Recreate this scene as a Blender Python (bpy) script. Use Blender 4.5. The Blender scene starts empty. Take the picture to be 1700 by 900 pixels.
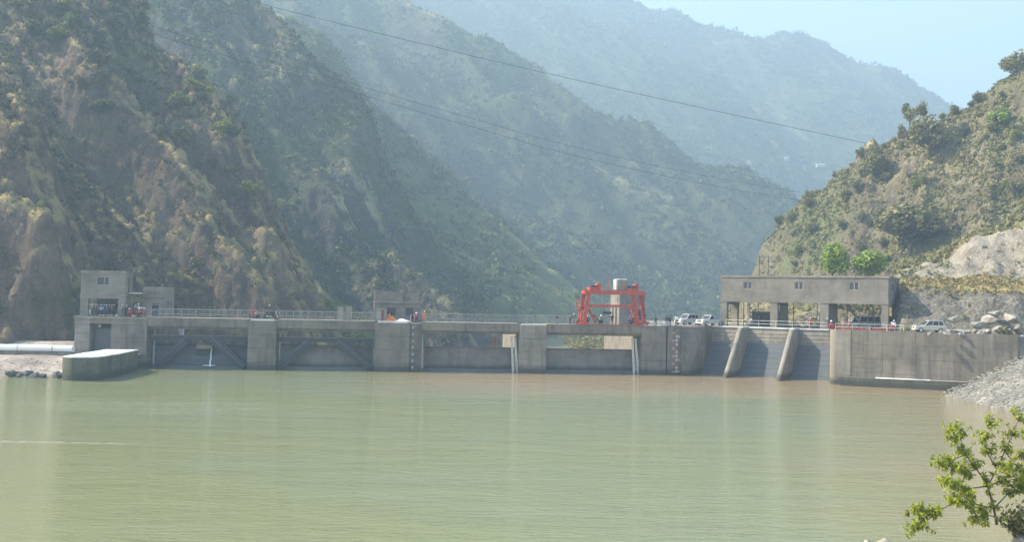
import bpy, bmesh, math, random
import numpy as np
from mathutils import Vector, Matrix
random.seed(7)
SC = bpy.context.scene
COL = SC.collection
R = math.radians

# ------------------------------------------------------------------ camera
FPX = 1653.0                                   # 35 mm lens on a 1700 px wide picture
CAM = Vector((0, 0, 11.6))
cam_d = bpy.data.cameras.new('camera'); cam_d.lens = 35.0; cam_d.sensor_width = 36.0
cam_d.clip_start = 0.3; cam_d.clip_end = 9000
cam = bpy.data.objects.new('camera', cam_d); COL.objects.link(cam)
CM = Matrix.Rotation(R(91.63), 3, 'X') @ Matrix.Rotation(R(1.1), 3, 'Z')
cam.matrix_world = Matrix.Translation(CAM) @ CM.to_4x4()
SC.camera = cam

def ray(px, py): return CM @ Vector(((px - 850) / FPX, -(py - 450) / FPX, -1))
def at(px, py, Y):
    d = ray(px, py); return CAM + d * (Y / d.y)
def onz(px, py, z):
    d = ray(px, py); return CAM + d * ((z - CAM.z) / d.z)

# ------------------------------------------------------------------ sky, sun, exposure
SUN = Vector((-0.995, 0.10, 0)).normalized() * math.cos(R(41)) + Vector((0, 0, math.sin(R(41))))
world = bpy.data.worlds.new('World'); SC.world = world; world.use_nodes = True
wn = world.node_tree.nodes; wl = world.node_tree.links
bg = wn['Background']
sky = wn.new('ShaderNodeTexSky'); sky.sky_type = 'NISHITA'; sky.sun_disc = False
sky.sun_elevation = math.asin(SUN.z); sky.sun_rotation = math.atan2(SUN.x, SUN.y)
sky.altitude = 500; sky.air_density = 1.0; sky.dust_density = 2.5; sky.ozone_density = 1.2
wl.new(sky.outputs[0], bg.inputs[0]); bg.inputs[1].default_value = 0.135
sl = bpy.data.lights.new('sun', 'SUN'); sl.energy = 5.0; sl.angle = R(0.5); sl.color = (1, .93, .78)
so = bpy.data.objects.new('sun', sl); COL.objects.link(so)
so.rotation_euler = SUN.to_track_quat('Z', 'Y').to_euler()
SC.view_settings.view_transform = 'Standard'; SC.view_settings.look = 'None'
SC.view_settings.exposure = 1.75; SC.view_settings.gamma = 1.0
SC.render.engine = 'CYCLES'
cy = SC.cycles
cy.max_bounces = 5; cy.diffuse_bounces = 2; cy.glossy_bounces = 2; cy.transmission_bounces = 3
cy.transparent_max_bounces = 8; cy.volume_bounces = 0
cy.use_denoising = True; cy.use_adaptive_sampling = True; cy.adaptive_threshold = 0.02
cy.caustics_reflective = False; cy.caustics_refractive = False
cy.sample_clamp_indirect = 4

# ------------------------------------------------------------------ numpy noise
def _hash(ix, iy, seed):
    h = (ix.astype(np.int64) * 374761393 + iy.astype(np.int64) * 668265263 + seed * 974711) & 0xffffffff
    h = ((h ^ (h >> 13)) * 1274126177) & 0xffffffff
    return ((h ^ (h >> 16)) & 0xffff) / 65535.0
def vnoise(x, y, seed=0):
    ix = np.floor(x); iy = np.floor(y); fx = x - ix; fy = y - iy
    fx = fx * fx * fx * (fx * (fx * 6 - 15) + 10); fy = fy * fy * fy * (fy * (fy * 6 - 15) + 10)
    a = _hash(ix, iy, seed); b = _hash(ix + 1, iy, seed); c = _hash(ix, iy + 1, seed); d = _hash(ix + 1, iy + 1, seed)
    return (a * (1 - fx) + b * fx) * (1 - fy) + (c * (1 - fx) + d * fx) * fy * 1.0
def vnoise3(P, s, seed=0):
    Q = P / s; I = np.floor(Q); f = Q - I; f = f * f * (3 - 2 * f); r = 0
    for dx in (0, 1):
        for dy in (0, 1):
            for dz in (0, 1):
                w = (f[:, 0] if dx else 1 - f[:, 0]) * (f[:, 1] if dy else 1 - f[:, 1]) * (f[:, 2] if dz else 1 - f[:, 2])
                r = r + w * _hash(I[:, 0] + dx + (I[:, 2] + dz) * 57, I[:, 1] + dy + (I[:, 2] + dz) * 131, seed)
    return r
def craggy(o, amp, scale, zc=0.):
    """push the cliff surface in and out along its normal: ledges, cracks and blocks in all three directions"""
    me = o.data; n = len(me.vertices); P = np.empty(n * 3, np.float32); me.vertices.foreach_get('co', P); P = P.reshape(-1, 3).astype(float)
    N = np.empty(n * 3, np.float32); me.vertices.foreach_get('normal', N); N = N.reshape(-1, 3)
    st = P * np.array([1, 1, .5]) + np.stack([P[:, 2] * .25, P[:, 2] * -.2, P[:, 0] * .3], -1)
    d = 0; a = 1
    for k in range(4):
        d = d + a * (np.abs(vnoise3(st, scale / 2 ** k, 31 + k) * 2 - 1) - .5); a *= .72
    me.vertices.foreach_set('co', (P + N * (-d * amp * np.clip((1.15 - N[:, 2]) * 1.6, .3, 1))[:, None]).astype(np.float32).ravel()); me.update()
def fbm(x, y, o=4, seed=0, g=0.5):
    s = 0; a = 1; t = 0
    for i in range(o):
        s = s + a * (vnoise(x, y, seed + i * 17) * 2 - 1); t += a; a *= g
        x, y = x * 1.9 + y * .35 + 11.3, y * 1.9 - x * .35 + 5.1
    return s / t
def ridged(x, y, o=4, seed=0, g=0.55):
    s = 0; a = 1; t = 0
    for i in range(o):
        s = s + a * (1 - np.abs(vnoise(x, y, seed + i * 17) * 2 - 1)); t += a; a *= g
        x, y = x * 1.9 + y * .35 + 11.3, y * 1.9 - x * .35 + 5.1
    return s / t

# ------------------------------------------------------------------ materials
MATS = {}
def new_mat(name, color=(.5, .5, .5), rough=.8, metal=0.0, spec=.3):
    m = bpy.data.materials.new(name); m.use_nodes = True; m.diffuse_color = (*color, 1)
    b = m.node_tree.nodes['Principled BSDF']
    b.inputs['Base Color'].default_value = (*color, 1); b.inputs['Roughness'].default_value = rough
    b.inputs['Metallic'].default_value = metal; b.inputs['Specular IOR Level'].default_value = spec
    MATS[name] = m
    return m
class NT:
    """small node-tree helper"""
    def __init__(s, m): s.t = m.node_tree; s.b = s.t.nodes['Principled BSDF']
    def n(s, typ, **kw):
        x = s.t.nodes.new(typ)
        for k, v in kw.items():
            if k in x.inputs: x.inputs[k].default_value = v
            else: setattr(x, k, v)
        return x
    def l(s, a, b): s.t.links.new(a, b)
    def pos(s): return s.n('ShaderNodeNewGeometry').outputs['Position']
    def noise(s, vec, scale, detail=4, rough=.55, mul=None):
        if mul:
            mp = s.n('ShaderNodeMapping'); mp.inputs['Scale'].default_value = mul; s.l(vec, mp.inputs['Vector']); vec = mp.outputs[0]
        x = s.n('ShaderNodeTexNoise', Scale=scale, Detail=detail, Roughness=rough); s.l(vec, x.inputs['Vector']); return x.outputs['Fac']
    def ramp(s, fac, stops):
        x = s.n('ShaderNodeValToRGB'); e = x.color_ramp.elements
        while len(e) < len(stops): e.new(.5)
        for k, (p, c) in enumerate(stops): e[k].position = p; e[k].color = (*c, 1) if len(c) == 3 else c
        s.l(fac, x.inputs[0]); return x.outputs[0]
    def step(s, fac, a, b, lo=0., hi=1.):
        x = s.n('ShaderNodeMapRange'); x.clamp = True
        for k, v in zip(('From Min', 'From Max', 'To Min', 'To Max'), (a, b, lo, hi)): x.inputs[k].default_value = v
        s.l(fac, x.inputs[0]); return x.outputs[0]
    def mix(s, fac, a, b, mode='MIX'):
        x = s.n('ShaderNodeMix', data_type='RGBA', blend_type=mode)
        for i, v in ((0, fac), (6, a), (7, b)):
            if hasattr(v, 'type') and hasattr(v, 'is_output'): s.l(v, x.inputs[i])
            elif i == 0: x.inputs[0].default_value = v
            else: x.inputs[i].default_value = (*v, 1)
        return x.outputs[2]
    def math(s, op, a, b=0.):
        x = s.n('ShaderNodeMath', operation=op)
        for i, v in ((0, a), (1, b)):
            if hasattr(v, 'is_output'): s.l(v, x.inputs[i])
            else: x.inputs[i].default_value = v
        return x.outputs[0]
    def bump(s, h, strength, dist):
        x = s.n('ShaderNodeBump', Strength=strength, Distance=dist); s.l(h, x.inputs['Height']); s.l(x.outputs[0], s.b.inputs['Normal'])

def mat_concrete(name, base, streak=.5, scale=1.0, lift=2.0, wet=0.0):
    m = new_mat(name, base, .9, spec=.2); t = NT(m); p = t.pos()
    dark = tuple(c * .52 for c in base); lite = tuple(min(1, c * 1.28) for c in base)
    a = t.noise(p, .35 * scale, 6, .65)
    c = t.ramp(a, [(.3, dark), (.5, base), (.72, lite)])
    st = t.noise(p, 1.3, 4, .6, (1, 1, .09))                       # vertical run-off streaks
    c = t.mix(t.step(st, .5, .68, 0, streak), c, tuple(x * .38 for x in base))
    c = t.mix(t.step(t.noise(p, 2.2, 3, .6, (1, 1, .06)), .6, .72, 0, streak * .55), c, tuple(min(.8, x * 1.6) for x in base))
    br = t.noise(p, 3.0, 2, .5, (.12, .12, 1.6))                   # shutter board marks
    c = t.mix(t.step(br, .45, .6, 0, .35), c, tuple(x * .66 for x in base))
    c = t.mix(t.step(t.noise(p, 14, 3, .7), .35, .7, 0, .22), c, lite)
    sz = t.n('ShaderNodeSeparateXYZ'); t.l(p, sz.inputs[0]); zz = t.math('ADD', sz.outputs[2], t.math('MULTIPLY', t.noise(p, .9, 4, .7), -.9))
    c = t.mix(t.step(zz, .1, .8, .8, 0), c, (.05, .05, .035))        # tide mark
    c = t.mix(t.step(t.noise(p, 2.6, 3, .6, (1, 1, .05)), .66, .74, 0, .45), c, (.16, .10, .055))   # rust runs
    t.l(c, t.b.inputs['Base Color']); t.bump(t.math('ADD', br, a), .4, .06)
    return m
def mat_plain(name, c, rough=.6, metal=0., var=.25, scale=3., spec=.35):
    m = new_mat(name, c, rough, metal, spec); t = NT(m)
    n = t.noise(t.pos(), scale, 4, .6)
    t.l(t.ramp(n, [(.3, tuple(x * (1 - var) for x in c)), (.7, tuple(min(1, x * (1 + var)) for x in c))]), t.b.inputs['Base Color'])
    return m
def mat_terrain(name, rock, rock2, dry, green, feat=1.0, gmin=.38, gmax=.7, green_amt=.5, bump=1.0, crest=.42, extra=None):
    m = new_mat(name, rock, .95, spec=.1); t = NT(m); p = t.pos()
    g = t.n('ShaderNodeNewGeometry'); sx = t.n('ShaderNodeSeparateXYZ'); t.l(g.outputs['Normal'], sx.inputs[0])
    up = sx.outputs[2]
    r = t.noise(p, .07 / feat, 8, .68); r2 = t.noise(p, .55 / feat, 5, .7, (1, 1, .45))
    c = t.ramp(r, [(.36, tuple(x * .55 for x in rock)), (.5, rock), (.66, rock2)])
    c = t.mix(t.step(r2, .38, .66, 0, .6), c, tuple(x * .38 for x in rock))
    c = t.mix(t.step(t.noise(p, 1.7 / feat, 4, .7), .56, .72, 0, .45), c, tuple(min(1, x * 1.5) for x in rock2))
    upn = t.math('ADD', up, t.math('MULTIPLY', t.math('SUBTRACT', t.noise(p, .16 / feat, 6, .7), .5), .9))
    c = t.mix(t.step(upn, gmin, gmax, 0, .85), c, t.mix(t.noise(p, .8 / feat, 3, .6), tuple(x * .6 for x in dry), tuple(x * 1.25 for x in dry)))
    if crest:
        at_ = t.n('ShaderNodeAttribute', attribute_name='crest')
        big_ = t.step(t.noise(p, .05 / feat, 3, .5), .42, .6)
        cm = t.math('ADD', at_.outputs['Fac'], t.math('MULTIPLY', t.math('SUBTRACT', t.noise(p, .35 / feat, 6, .75), .5), 1.1))
        c = t.mix(t.math('MULTIPLY', t.math('ADD', t.math('MULTIPLY', big_, .65), .35), t.math('MULTIPLY', t.step(up, .3, .5), t.step(cm, crest, crest + .22, 0, .9))), c, tuple(x * 1.5 for x in dry))  # crest dry grass, its colour raised to paint in a sunlit edge
    gm = t.noise(p, .035 / feat, 7, .72)
    c = t.mix(t.step(gm, .62 - .3 * green_amt, .72 - .3 * green_amt, 0, .85), c, t.mix(t.noise(p, .5 / feat, 4, .7), tuple(x * .5 for x in green), tuple(x * 1.4 for x in green)))
    if extra: c = extra(t, p, c)
    t.l(c, t.b.inputs['Base Color'])
    t.bump(t.math('ADD', r, t.math('ADD', t.math('MULTIPLY', r2, .6), t.math('MULTIPLY', t.noise(p, 2.5 / feat, 4, .75), .25))), 1.0, 1.6 * feat * bump)
    return m

# ------------------------------------------------------------------ mesh helpers
def link(o, parent=None):
    COL.objects.link(o)
    if parent is not None: o.parent = parent
    return o
def tag(o, label=None, cat=None, group=None, kind=None):
    if label: o['label'] = label
    if cat: o['category'] = cat
    if group: o['group'] = group
    if kind: o['kind'] = kind
    return o
def empty(name, loc=(0, 0, 0), rz=0., label=None, cat=None, group=None):
    o = bpy.data.objects.new(name, None); o.location = loc; o.rotation_euler = (0, 0, rz); o.empty_display_size = .3
    link(o); return tag(o, label, cat, group)
def mesh_np(name, V, Fq, mat, parent=None, smooth=False, kind=None):
    """V (n,3), Fq (m,k) all faces with k corners"""
    V = np.asarray(V, np.float32); Fq = np.asarray(Fq, np.int32); k = Fq.shape[1]
    me = bpy.data.meshes.new(name); me.vertices.add(len(V)); me.vertices.foreach_set('co', V.ravel())
    me.loops.add(Fq.size); me.loops.foreach_set('vertex_index', Fq.ravel())
    me.polygons.add(len(Fq)); me.polygons.foreach_set('loop_start', np.arange(0, Fq.size, k, dtype=np.int32))
    me.update(calc_edges=True)
    if smooth: me.polygons.foreach_set('use_smooth', np.ones(len(Fq), bool))
    if mat: me.materials.append(mat)
    o = bpy.data.objects.new(name, me); link(o, parent)
    if kind: o['kind'] = kind
    return o
class MB:
    def __init__(s): s.v = []; s.f = []
    def add(s, vs, fs):
        b = len(s.v); s.v += [tuple(v) for v in vs]; s.f += [tuple(i + b for i in f) for f in fs]; return s
    def hexa(s, p):       # p: 4 bottom + 4 top, same order round
        return s.add(p, [(3, 2, 1, 0), (4, 5, 6, 7), (0, 1, 5, 4), (1, 2, 6, 5), (2, 3, 7, 6), (3, 0, 4, 7)])
    def box(s, x0, x1, y0, y1, z0, z1):
        return s.hexa([(x0, y0, z0), (x1, y0, z0), (x1, y1, z0), (x0, y1, z0), (x0, y0, z1), (x1, y0, z1), (x1, y1, z1), (x0, y1, z1)])
    def prism(s, poly, z0, z1):          # horizontal outline, counter-clockwise
        n = len(poly)
        return s.add([(x, y, z0) for x, y in poly] + [(x, y, z1) for x, y in poly],
                     [tuple(range(n))[::-1], tuple(range(n, 2 * n))] + [(i, (i + 1) % n, n + (i + 1) % n, n + i) for i in range(n)])
    def side(s, prof, x0, x1):           # outline in (y,z) swept along x
        n = len(prof)
        return s.add([(x0, y, z) for y, z in prof] + [(x1, y, z) for y, z in prof],
                     [tuple(range(n))[::-1], tuple(range(n, 2 * n))] + [(i, (i + 1) % n, n + (i + 1) % n, n + i) for i in range(n)])
    def bar(s, a, b, w, h=None, up=(0, 0, 1)):
        a = Vector(a); b = Vector(b); h = h or w; d = (b - a).normalized(); u = Vector(up)
        if abs(d.dot(u)) > .98: u = Vector((0, 1, 0))
        r = d.cross(u).normalized(); u = r.cross(d)
        c = [r * (-w / 2) - u * (h / 2), r * (w / 2) - u * (h / 2), r * (w / 2) + u * (h / 2), r * (-w / 2) + u * (h / 2)]
        return s.add([a + k for k in c] + [b + k for k in c], [(0, 1, 2, 3), (7, 6, 5, 4), (0, 4, 5, 1), (1, 5, 6, 2), (2, 6, 7, 3), (3, 7, 4, 0)])
    def tube(s, a, b, r0, r1=None, n=8):
        a = Vector(a); b = Vector(b); r1 = r0 if r1 is None else r1; d = (b - a).normalized()
        u = Vector((0, 0, 1)) if abs(d.z) < .9 else Vector((1, 0, 0)); r = d.cross(u).normalized(); u = r.cross(d)
        vs = []
        for c, rr in ((a, r0), (b, r1)):
            for i in range(n):
                t = 2 * math.pi * i / n; vs.append(c + (r * math.cos(t) + u * math.sin(t)) * rr)
        return s.add(vs, [tuple(range(n)), tuple(range(2 * n - 1, n - 1, -1))] + [(i, n + i, n + (i + 1) % n, (i + 1) % n) for i in range(n)])
    def build(s, name, mat, parent=None, smooth=False, bevel=0.):
        me = bpy.data.meshes.new(name); me.from_pydata(s.v, [], s.f); me.update()
        bm = bmesh.new(); bm.from_mesh(me); bmesh.ops.recalc_face_normals(bm, faces=bm.faces)
        if bevel: bmesh.ops.bevel(bm, geom=list(bm.edges), offset=bevel, segments=1, affect='EDGES')
        bm.to_mesh(me); bm.free()
        if smooth: me.polygons.foreach_set('use_smooth', [True] * len(me.polygons))
        me.materials.append(mat)
        return link(bpy.data.objects.new(name, me), parent)
def copy_tree(o, parent=None):
    c = o.copy(); COL.objects.link(c); c.parent = parent
    for ch in list(o.children): copy_tree(ch, c)
    return c

# ------------------------------------------------------------------ terrain
def ridge(pts, kf, kb, soft=3.):
    w = sorted([tuple(at(*p)) for p in pts]); w = np.array(w)
    return dict(x=w[:, 0], y=w[:, 1], z=w[:, 2], kf=kf, kb=kb, soft=soft)
def h_ridges(rs, X, Y, rs_end=1.6):
    H = np.full(X.shape, -1e3)
    for r in rs:
        yc = np.interp(X, r['x'], r['y']); zc = np.interp(X, r['x'], r['z'])
        over = np.maximum(X - r['x'][-1], 0); under = np.maximum(r['x'][0] - X, 0)
        sl = (r['z'][-1] - r['z'][0]) / (r['x'][-1] - r['x'][0])
        if sl < 0: zc = zc - over * 1.6 + under * 0.4
        else: zc = zc - under * 1.2 + over * .4
        d = Y - yc
        dd = np.sqrt(d * d + r['soft'] ** 2) - r['soft']
        H = np.maximum(H, zc - np.where(d < 0, r['kf'], r['kb']) * dd)
    return H
def grid_mesh(name, xs, ys, Hf, mat, zmin, smooth=True, crest=4, masks=None):
    X, Y = np.meshgrid(xs, ys, indexing='ij')
    H = Hf(X, Y)
    nx, ny = X.shape
    idx = np.arange(nx * ny).reshape(nx, ny)
    q = np.stack([idx[:-1, :-1], idx[1:, :-1], idx[1:, 1:], idx[:-1, 1:]], -1).reshape(-1, 4)
    hz = H.ravel(); keep = hz[q].max(1) > zmin; q = q[keep]
    used = np.unique(q); remap = np.full(nx * ny, -1, np.int32); remap[used] = np.arange(len(used))
    V = np.stack([X.ravel(), Y.ravel(), hz], -1)[used]
    o = mesh_np(name, V, remap[q], mat, smooth=smooth, kind='structure')
    B = H.copy(); r = crest
    for ax in (0, 1):                   # box blur, to find the convex spur crests where dry grass grows, brightened as if sunlit
        P = np.concatenate([np.repeat(np.take(B, [0], ax), r, ax), B, np.repeat(np.take(B, [-1], ax), r + 1, ax)], ax)
        S = np.cumsum(P, ax); n = B.shape[ax]
        B = (np.take(S, range(2 * r + 1, 2 * r + 1 + n), ax) - np.take(S, range(0, n), ax)) / (2 * r + 1)
    Cv = np.clip((H - B) / (r * abs(xs[1] - xs[0]) * .45), -1, 1)
    a = o.data.attributes.new('crest', 'FLOAT', 'POINT'); a.data.foreach_set('value', Cv.ravel()[used].astype(np.float32))
    if masks:
        for k, f in masks.items():
            a = o.data.attributes.new(k, 'FLOAT', 'POINT'); a.data.foreach_set('value', np.clip(f(X, Y), 0, 1).ravel()[used].astype(np.float32))
    return o
def hit(px, py, Hf, y0, y1, n=500):
    ys = np.linspace(y0, y1, n); d = ray(px, py)
    xs = d.x / d.y * ys; zs = CAM.z + d.z / d.y * ys
    h = Hf(xs, ys); k = np.nonzero(h > zs)[0]
    if len(k) == 0: return None
    k = k[0]; return Vector((xs[k], ys[k], float(h[k])))

def right_extra(t, p, c):
    a = t.n('ShaderNodeAttribute', attribute_name='slab').outputs['Fac']; b = t.n('ShaderNodeAttribute', attribute_name='cliff').outputs['Fac']; d = t.n('ShaderNodeAttribute', attribute_name='bench').outputs['Fac']
    n = t.noise(p, .35, 7, .72, (1, 1, .6)); n2 = t.noise(p, 1.4, 5, .75)
    pale = t.ramp(n, [(.3, (.14, .12, .09)), (.46, (.28, .24, .18)), (.62, (.42, .37, .285))]); dark = t.ramp(n2, [(.3, (.07, .06, .045)), (.5, (.17, .15, .115)), (.68, (.32, .28, .22))])
    c = t.mix(t.step(t.math('ADD', a, t.math('MULTIPLY', t.math('SUBTRACT', n, .5), .8)), .4, .6), c, pale)
    c = t.mix(t.step(t.math('ADD', b, t.math('MULTIPLY', t.math('SUBTRACT', n, .5), 1.1)), .45, .6), c, dark)
    return t.mix(t.step(t.math('ADD', d, t.math('MULTIPLY', t.math('SUBTRACT', n2, .5), .6)), .4, .6), c, t.mix(n2, (.26, .19, .07), (.46, .36, .16)))
mt_near = mat_terrain('near cliff rock', (.165, .12, .085), (.28, .215, .155), (.27, .205, .085), (.075, .085, .03), 1.0, .52, .8, .35)
mt_mid = mat_terrain('middle cliff rock', (.13, .115, .095), (.22, .195, .16), (.23, .20, .10), (.06, .08, .03), 2.0, .5, .8, .5)
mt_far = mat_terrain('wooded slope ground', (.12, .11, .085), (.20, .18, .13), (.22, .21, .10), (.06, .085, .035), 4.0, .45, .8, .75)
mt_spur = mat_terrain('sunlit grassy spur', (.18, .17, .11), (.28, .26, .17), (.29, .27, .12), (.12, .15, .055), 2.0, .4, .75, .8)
mt_right = mat_terrain('right hill ground', (.19, .155, .105), (.32, .275, .19), (.36, .30, .13), (.15, .165, .06), 1.0, .5, .9, .5, .9, .2, right_extra)

RA = [ridge([(-260, -60, 205), (-120, 70, 195), (0, 175, 187), (48, 212, 184), (62, 260, 182), (78, 310, 180), (105, 385, 178), (125, 460, 177), (150, 560, 176)], 1.5, 1.1, 1.5),
      ridge([(-150, 330, 168), (0, 345, 166), (60, 385, 165), (80, 450, 165), (100, 560, 164)], 1.7, 1.3, 1.),
      ridge([(60, 20, 238), (160, 120, 226), (235, 205, 220), (255, 235, 217), (290, 268, 213), (312, 315, 210), (350, 380, 206), (385, 440, 203), (420, 500, 200), (445, 560, 198)], 1.25, 1.0, 1.5),
      ridge([(180, -60, 262), (250, 90, 252), (300, 150, 247), (350, 175, 243), (375, 205, 238), (420, 300, 233), (465, 372, 229), (490, 430, 226), (510, 470, 223), (540, 520, 220), (560, 560, 217)], 1.15, 1.0, 1.5),
      ridge([(210, 230, 222), (300, 300, 216), (345, 345, 213), (375, 365, 210), (440, 385, 207), (462, 425, 204), (480, 480, 202), (505, 560, 200)], 1.3, 1.1, 1.2),
      ridge([(330, 120, 290), (400, 215, 280), (440, 330, 270), (470, 400, 262), (500, 450, 255), (535, 500, 250), (575, 530, 245), (640, 575, 240)], 1.2, 1.0, 1.5)]
def ledges(H, X, Y, h, k):
    t_ = H / h + fbm(X / 9, Y / 9, 3, 77) * 1.3; f = np.floor(t_); r = t_ - f
    return H + k * h * ((r * r * (3 - 2 * r)) ** 1.5 - r)
def fall(X, Y, a=.85, b=-.53): return X * a + Y * b, -X * b + Y * a
def HA(X, Y):
    wx = fbm(X / 22, Y / 22, 3, 5) * 6; wy = fbm(X / 26 + 40, Y / 22, 3, 9) * 6
    H = h_ridges(RA, X + wx * .35 + fbm(X / 7, Y / 7, 3, 15) * 2.2, Y + wy * .7)
    U, V = fall(X, Y)
    g = ridged((U + wx) / 60, (V + wy * .8) / 11, 4, 21, .45) - .62
    g2 = ridged((U + wy * .6) / 16, (V + wx * .4) / 3.4, 4, 27, .6) - .6
    H = H + g * 13 + g2 * 4.2 + fbm(X / 5, Y / 5, 4, 33, .65) * 1.6 + (np.abs(fbm(X / 2.0, Y / 1.4, 3, 71))) * 1.6
    return ledges(H, X, Y, 3.4, .45)
MA = grid_mesh('near_mountain', np.arange(-190, -20, .45), np.arange(152, 300, .5), HA, mt_near, -6, smooth=False)
craggy(MA, .6, 3.5)

RB = [ridge([(300, -110, 420), (380, -50, 412), (430, 12, 405), (480, 62, 398), (520, 112, 394), (560, 140, 390), (603, 172, 386), (618, 205, 384), (640, 262, 380), (680, 330, 374), (720, 400, 366), (760, 448, 360), (800, 492, 352), (850, 560, 345)], 1.15, 1.0, 3),
      ridge([(330, 110, 372), (430, 200, 362), (500, 280, 352), (560, 345, 345), (620, 420, 338), (690, 480, 330), (740, 530, 322), (780, 580, 318)], 1.2, 1.0, 2.5)]
def HB(X, Y):
    wx = fbm(X / 45, Y / 45, 3, 105) * 9; wy = fbm(X / 45 + 40, Y / 45, 3, 109) * 9
    H = h_ridges(RB, X + wx * .2, Y + wy * .6)
    U, V = fall(X, Y)
    g = ridged((U + wx) / 110, (V + wy * .8) / 22, 4, 121, .45) - .62
    g2 = ridged((U + wy * .6) / 32, (V + wx * .4) / 7, 4, 127, .6) - .6
    return ledges(H + g * 17 + g2 * 8 + fbm(X / 10, Y / 10, 4, 133, .6) * 3.0 + np.abs(fbm(X / 4, Y / 4, 2, 171)) * 1.2, X, Y, 7, .35)
MBm = grid_mesh('middle_mountain', np.arange(-240, 10, .9), np.arange(250, 480, .9), HB, mt_mid, -7, smooth=False)
craggy(MBm, 1.1, 7.)

RC = [ridge([(540, 60, 560), (620, 192, 545), (660, 225, 540), (700, 262, 535), (760, 312, 525), (830, 362, 515), (880, 408, 505), (940, 462, 495), (985, 505, 488), (1040, 560, 480)], .62, .8, 5),
      ridge([(640, 330, 470), (700, 400, 462), (760, 440, 455), (810, 470, 448), (860, 510, 440), (930, 565, 432)], .6, .8, 4)]
def HC(X, Y):
    wx = fbm(X / 50, Y / 50, 3, 205) * 10; wy = fbm(X / 50 + 40, Y / 50, 3, 209) * 10
    H = h_ridges(RC, X + wx * .2, Y + wy * .6)
    g = ridged((X + wx) / 60, (Y + wy) / 26, 4, 221) - .62
    return H + g * 12 + fbm(X / 12, Y / 12, 4, 233, .6) * 3.5
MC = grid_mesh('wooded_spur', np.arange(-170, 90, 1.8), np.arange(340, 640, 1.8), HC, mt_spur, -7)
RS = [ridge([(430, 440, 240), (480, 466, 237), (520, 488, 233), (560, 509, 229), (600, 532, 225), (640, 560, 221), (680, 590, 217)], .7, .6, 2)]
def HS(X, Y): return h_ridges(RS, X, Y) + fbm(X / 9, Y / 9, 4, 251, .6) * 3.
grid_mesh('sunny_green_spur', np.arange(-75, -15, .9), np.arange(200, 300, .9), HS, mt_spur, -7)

RD = [ridge([(400, -160, 960), (540, -60, 940), (620, 0, 925), (700, 20, 910), (760, 42, 900), (800, 60, 895), (860, 92, 885), (940, 140, 870), (1000, 182, 860), (1060, 222, 850), (1150, 262, 840), (1250, 302, 830), (1310, 335, 822), (1400, 400, 815)], .95, .9, 8),
      ridge([(560, 60, 840), (660, 110, 820), (740, 150, 800), (800, 215, 785), (860, 265, 765), (930, 330, 745), (1000, 400, 725), (1080, 440, 710), (1150, 480, 700), (1220, 530, 690)], 1.0, .9, 6),
      ridge([(880, 190, 790), (960, 250, 780), (1040, 312, 765), (1100, 345, 755), (1140, 368, 748), (1200, 400, 740), (1250, 428, 732), (1300, 470, 725), (1360, 530, 720)], 1.0, .9, 5),
      ridge([(980, 400, 650), (1050, 440, 640), (1120, 470, 632), (1200, 500, 625), (1280, 540, 620)], .9, .8, 6)]
def HD(X, Y):
    wx = fbm(X / 90, Y / 90, 3, 305) * 18; wy = fbm(X / 90 + 40, Y / 90, 3, 309) * 18
    H = h_ridges(RD, X + wx * .15, Y + wy * .5)
    U, V = fall(X, Y, .75, -.66)
    g = ridged((U + wx) / 190, (V + wy) / 48, 4, 321, .5) - .62
    g2 = ridged((U + wy * .6) / 60, (V + wx * .5) / 17, 4, 327, .6) - .6
    return H + g * 34 + g2 * 17 + fbm(X / 22, Y / 22, 4, 333, .6) * 6
MD = grid_mesh('large_wooded_mountain', np.arange(-330, 300, 3.2), np.arange(560, 1060, 3.2), HD, mt_far, -7)
craggy(MD, 2., 20.)

RE = [ridge([(400, -220, 1950), (700, -70, 1900), (900, -30, 1870), (1000, -6, 1860), (1030, 5, 1850), (1080, 21, 1845), (1150, 40, 1840), (1200, 50, 1835), (1270, 60, 1825), (1350, 74, 1815), (1400, 94, 1808), (1440, 114, 1800), (1480, 131, 1795), (1530, 154, 1790), (1590, 178, 1785), (1700, 235, 1775), (1900, 330, 1760)], .72, .9, 12),
      ridge([(700, -40, 1620), (880, 10, 1600), (960, 35, 1580), (1040, 62, 1560), (1120, 108, 1530), (1200, 152, 1500), (1300, 232, 1460), (1400, 300, 1430), (1500, 350, 1400)], .75, .8, 12),
      ridge([(1180, 60, 1800), (1250, 90, 1740), (1330, 150, 1680), (1400, 205, 1620), (1480, 250, 1570), (1560, 300, 1530)], .8, .8, 10),
      ridge([(900, 130, 1300), (1020, 180, 1280), (1150, 250, 1250), (1260, 300, 1220), (1360, 340, 1200), (1500, 420, 1180)], .7, .8, 12)]
def HE(X, Y):
    wx = fbm(X / 160, Y / 160, 3, 405) * 30; wy = fbm(X / 160 + 40, Y / 160, 3, 409) * 30
    H = h_ridges(RE, X + wx * .15, Y + wy * .5)
    U, V = fall(X, Y, .6, -.8)
    g = ridged((U + wx) / 330, (V + wy) / 100, 4, 421, .5) - .62
    g2 = ridged((U + wy * .6) / 120, (V + wx * .5) / 38, 4, 427, .6) - .6
    return H + g * 42 + g2 * 26 + fbm(X / 45, Y / 45, 4, 433, .6) * 9
ME = grid_mesh('far_mountain', np.arange(-500, 1250, 6.), np.arange(1000, 2200, 6.), HE, mt_far, -7)

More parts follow.
